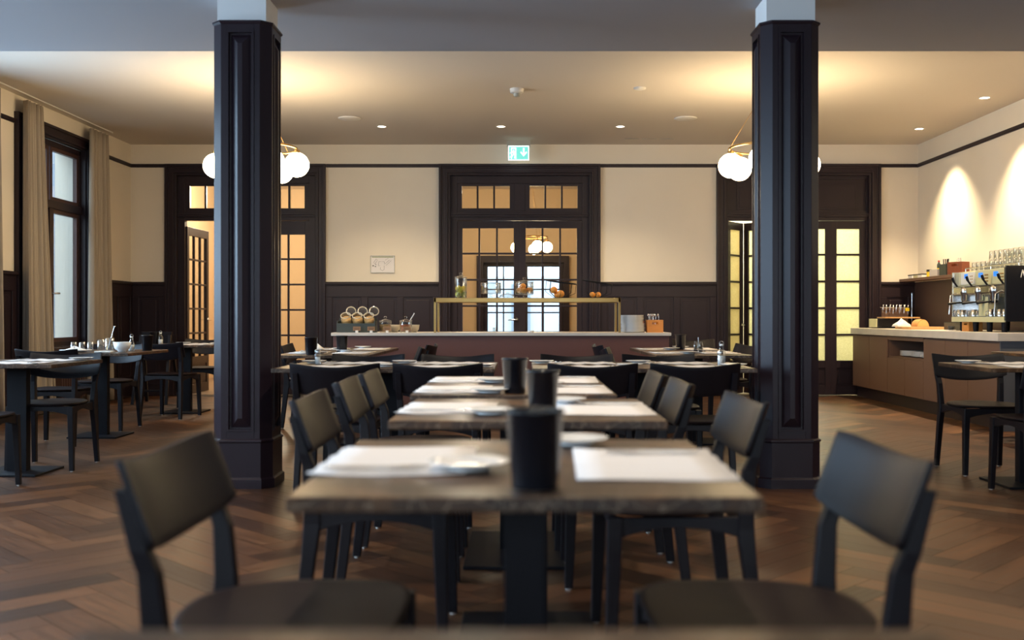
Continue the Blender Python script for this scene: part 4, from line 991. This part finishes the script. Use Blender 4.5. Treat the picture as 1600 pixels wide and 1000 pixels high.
b = MB(); b.box(-.06,.06,-.10,.10,0,.008); b.box(-.06,-.052,-.10,.10,.008,.135); b.box(.052,.06,-.10,.10,.008,.135); b.box(-.052,.052,-.10,-.092,.008,.135); b.box(-.052,.052,.092,.10,.008,.135); b.build('box', M['darkgreen'], root)
for i in range(6):
    b = MB(); b.tube([(0,0,0),(rnd.uniform(-.02,.02),rnd.uniform(-.03,.03),.18)], .006, 6); b.ball((0,0,.0), .008, 8, 6); o = b.build('utensil', M['ink']); o.location = (5.06+rnd.uniform(-.03,.03), sx(1480.5)+rnd.uniform(-.06,.06), SH+.016); tag(o, 'black utensil handle in the dark shelf box', 'utensil', 'utensils on the wall shelf')
crt = crate('tool_crate', (5.06, sx(1497.5), SH), .20, .13, .145, 'redwood', 'red-brown wooden crate on the wall shelf'); crt.rotation_euler = (0, 0, R(-62))
for i in range(5):
    b = MB(); b.tube([(0,0,0),(rnd.uniform(-.03,.03),rnd.uniform(-.02,.02),.18)], .004, 6); o = b.build('utensil', M['cutlery']); o.location = (5.06+rnd.uniform(-.03,.03), sx(1497.5)+rnd.uniform(-.05,.05), SH+.012); tag(o, 'steel utensil in the red-brown shelf crate', 'utensil', 'utensils in the red-brown crate')

# espresso machine: front faces -X
EX, EY0, EY1 = 4.42, 9.36, 10.55
root = empty('espresso_machine', (EX, (EY0+EY1)/2, CZ)); tag(root, 'large chrome espresso machine with black side on the bar', 'espresso machine')
L2 = (EY1-EY0)/2; D = .58; cy = (EY0+EY1)/2
b = MB(); b.box(.14, D, -L2+.02, L2-.02, .14, .60); b.build('body', M['steel'], root, bevel=.004)
b = MB(); b.box(.0, D, -L2, -L2+.02, .10, .615); b.box(-.01, .02, -L2-.004, -L2+.024, .11, .60); b.build('side_panel', M['blackplastic'], root, bevel=.003)
b = MB(); b.box(.0, D, L2-.02, L2, .10, .60); b.build('side_panel', M['steel'], root, bevel=.003)
b = MB(); b.box(.0, D-.02, -L2+.02, L2-.02, .10, .14); b.build('drip_tray', M['steel'], root, bevel=.003)
b = MB(); b.box(-.012, 0, -L2+.02, L2-.02, .095, .145); b.build('tray_front', M['ivory'], root)
for (x, y) in ((.05,-.45),(.05,-.15),(.05,.15),(.05,.45),(.5,-.45),(.5,.45)):
    b = MB(); b.lathe([(.022,0),(.026,.02),(.030,.10)], (x,y,0), 12, True, True); b.build('foot', M['blackmetal'], root)
b = MB(); b.box(.06,.15, -L2+.02, L2-.02, .46, .60); p = b.build('control_panel', M['ivory'], root, bevel=.003)
b = MB(); b.box(.052,.060, .18, .50, .47, .59); b.build('white_plate', M['ivory_white'], root)
b = MB(); b.box(.0,.16,-L2+.02,L2-.02,.36,.455); b.build('group_hood', M['steel'], root, bevel=.02)
for i, y in enumerate((-.32, .0, .32)):
    b = MB(); b.M = Matrix.Translation((.02, y, 0)); b.lathe([(.001,.30),(.036,.30),(.040,.31),(.040,.36),(.05,.38),(.05,.42),(.03,.44),(.001,.44)], n=20)
    b.build('group_head', M['steel'], root)
    b = MB(); b.lathe([(.001,.275),(.034,.275),(.036,.305),(.001,.305)], (.02,y,0), 18); b.tube([(-.01,y,.29),(-.15,y,.275)], [.008,.014], 10); b.build('portafilter', M['blackplastic'], root)
    b = MB(); b.box(.048,.062,y+.02,y+.09,.53,.575); b.build('display', M['blue'], root)
    b = MB()
    for r_ in range(3):
        for c_ in range(3): b.M = Matrix.Translation((.055, y-.09+c_*.025, .49+r_*.03)); b.ball((0,0,0), .008, 8, 5)
    b.build('button_pad', M['brass'], root)
for y in (-.50, -.17, .17, .50):
    b = MB(); b.tube([(.04,y,.42),(-.02,y,.50)], .010, 8); b.tube([(-.02,y,.50),(-.035,y,.545)], .014, 8); b.build('steam_lever', M['blackplastic'], root)
for y in (-.50, .50):
    b = MB(); b.tube([(.02,y,.40),(-.05,y+.01,.36),(-.06,y+.02,.17)], .006, 8); b.build('steam_wand', M['steel'], root)
b = MB(); b.box(.055,.062,-.10,.10,.15,.34); b.box(.03,.055,-.09,.09,.15,.16); b.build('badge_plate', M['ivory'], root, bevel=.01)
b = MB(); b.box(.12,D-.01,-L2+.03,L2-.03,.60,.606)
for x in (.13, D-.02): b.tube([(x,-L2+.03,.64),(x,L2-.03,.64)], .005, 6)
for y in (-L2+.03, L2-.03): b.tube([(.13,y,.64),(D-.02,y,.64)], .005, 6)
for x in (.13, D-.02):
    for y in (-L2+.03, 0, L2-.03): b.tube([(x,y,.60),(x,y,.64)], .005, 6)
b.build('cup_rail', M['steel'], root)
b = MB(); zz = .505; yy = -L2-.0055
for (x0, z0, x1, z1, t) in ((.13, 0, .144, .07, .007), (.144, .07, .168, 0, .012), (.168, 0, .185, .075, .006)): b.beam((x0, yy, zz+z0), (x1, yy, zz+z1), .003, t, (1, 0, 0))
b.build('maker_initial', M['whiteplastic'], root)
def make_pitcher():
    root = empty('steel_cup'); b = MB(); b.lathe([(.001,0),(.030,0),(.031,.004),(.028,.075),(.026,.075),(.028,.008),(.001,.006)], n=18); b.build('body', M['steel'], root)
    b = MB(); b.tube([(-.028,0,.06),(-.052,0,.055),(-.052,0,.02),(-.030,0,.015)], .004, 6); b.build('handle', M['steel'], root); return root
pl = ['nearest us', 'second from near end', 'third from near end', 'third from far end', 'second from far end', 'farthest from us']
for i, y in enumerate((-.50,-.40,-.22,.16,.40,.49)):
    inst('pitcher', make_pitcher, (EX+.035, cy+y, CZ+.141), 0, 'small steel milk jug on the machine tray, '+pl[i], 'jug', 'steel jugs on the espresso machine')
# glasses upside down on the machine and upper tier
def make_cupglass():
    b = MB(); b.lathe([(.034,0),(.035,.0),(.030,.085),(.026,.092),(.001,.092),(.001,.084),(.027,.082),(.0325,.0)], n=18); return b.build('upturned_glass', M['glass'])
for i in range(11):
    for j in range(2):
        for t in range(2 if i < 7 else 1):
            nm = 'clear glass upside down on the espresso machine, %s row, %s tier' % (('front','back')[j], ('lower','upper')[t])
            inst('cupglass', make_cupglass, (EX+.19+j*.16, EY0+.10+i*.098, CZ+.606+t*.093), 0, nm, 'glass', 'upturned glasses on the espresso machine')
# items under/around the machine
crt = crate('knock_box', (4.52, 10.30, CZ), .16, .14, .095, 'orangewood', 'orange wooden box under the espresso machine'); crt.rotation_euler = (0, 0, R(-90))
for i, y in enumerate((10.62, 10.70)):
    root = empty('espresso_cup', (4.44+.04*i, y, CZ)); tag(root, ('small dark cup before the orange box', 'small dark cup behind the first by the orange box')[i], 'cup')
    b = MB(); b.lathe([(.001,0),(.022,0),(.033,.05),(.031,.05),(.020,.006),(.001,.006)], n=18); b.build('cup', M['ink'], root); b = MB(); b.lathe([(.001,0),(.040,.002),(.045,.008),(.040,.006)], n=18); b.build('saucer', M['china'], root)
o = MB().box(-.14,.14,-.16,.16,0,.085).build('black_tray', M['blackplastic'], bevel=.006); o.location = (4.83, 11.25, CZ); tag(o, 'black bin on the bar between bread and machine', 'box')
root = empty('coffee_grinder', (4.66, 10.86, CZ)); tag(root, 'dark coffee grinder hopper beside the espresso machine', 'grinder')
b = MB(); b.box(-.05,.05,-.06,.06,0,.17); b.build('base', M['blackplastic'], root, bevel=.004); b = MB(); b.loft([[(-.02,-.02,.17),(.02,-.02,.17),(.02,.02,.17),(-.02,.02,.17)],[(-.07,-.07,.25),(.07,-.07,.25),(.07,.07,.25),(-.07,.07,.25)]]); b.build('hopper', M['blackplastic'], root)
# bread board
root = empty('bread_board', (4.62, 11.92, CZ)); tag(root, 'wooden bread board on the bar', 'board'); b = MB(); b.box(-.20,.20,-.24,.24,0,.030); b.build('board', M['seatwood'], root, bevel=.004)
root = empty('bread_loaf', (4.60, 11.85, CZ+.030)); tag(root, 'cut half loaf of bread on the board', 'bread')
pr = [(-.07*math.cos(PI*k/14), .085*math.sin(PI*k/14)) for k in range(15)]
b = MB(); b.loft([[(x, .10*(1), z) for x, z in pr], [(x*1.05, .02, z*1.05) for x, z in pr], [(x, -.08, z) for x, z in pr]]); b.build('crust', M['bread'], root, bevel=.004)
b = MB(); b.loft([[(x*.9, -.0805, z*.9+.003) for x, z in pr], [(x*.9, -.083, z*.9+.003) for x, z in pr]]); b.build('crumb', M['crumb'], root)
crumple('bread_cloth', (4.44, 12.02, CZ+.030), .10, .075, 'white cloth folded beside the loaf on the board', 7)
# toaster block with tongs
root = empty('toaster', (4.62, 12.98, CZ)); tag(root, 'dark toaster standing in the corner of the bar', 'toaster')
b = MB(); b.box(-.17,.15,-.14,.14,.012,.125); b.build('housing', M['blackplastic'], root, bevel=.008); b = MB(); b.box(-.19,-.17,-.13,.13,.012,.12); b.build('end_panel', M['ivory'], root, bevel=.006)
b = MB(); b.box(-.16,.14,-.13,.13,0,.012); b.build('feet', M['ink'], root)
o = MB().box(-.20,.24,-.20,.10,.0,.018).build('cutting_board', M['seatwood'], bevel=.003); o.location = (4.72, 12.98, CZ+.125); tag(o, 'wooden board lying on top of the toaster', 'board')
root = empty('tongs_rack', (4.83, 13.30, CZ)); tag(root, 'brown rack with steel tongs in the corner of the bar', 'rack')
b = MB(); b.box(-.17,.17,-.012,.012,0,.27); b.build('board', M['counter'], root); b = MB(); b.tube([(-.20,-.03,.265),(.17,-.03,.265)], .005, 6); b.build('bar', M['steel'], root)
for i, x in enumerate((-.15,-.06,.02,.08,.13)):
    b = MB(); b.tube([(x-.022,-.03,.20),(x-.02,-.045,.30),(x+.02,-.045,.30),(x+.022,-.03,.18)], .005, 6); o = b.build('tongs', M['cutlery']); o.location = (4.83, 13.28, CZ); tag(o, 'steel tongs on the corner rack, '+['nearest the folding door','second from the folding door','middle one','second from the wall','nearest the wall'][i], 'tongs', 'tongs on the corner rack')
o = MB().box(4.94,4.99,13.22,13.235,CZ+.22,CZ+.26).build('price_tag', M['yellow']); tag(o, 'yellow tag on the corner rack', 'tag')
o = MB().tube([(5.04,13.27,CZ),(5.04,13.26,CZ+.45)], .010, 8).build('steel_rod', M['steel']); tag(o, 'upright steel rod in the bar corner', 'rod')
# yellow and red packets by the photo edge
for z, m, nm, lab in ((CZ+.16, 'yellow', 'packet', 'yellow packet at the photo edge near the machine'), (CZ, 'red', 'tin', 'red tin at the photo edge near the machine')):
    if m == 'red': o = MB().box(-.06,.10,-.04,.04,0,.10).build(nm, M[m], bevel=.004); o.location = (4.66, 9.32, z); tag(o, lab, 'tin')
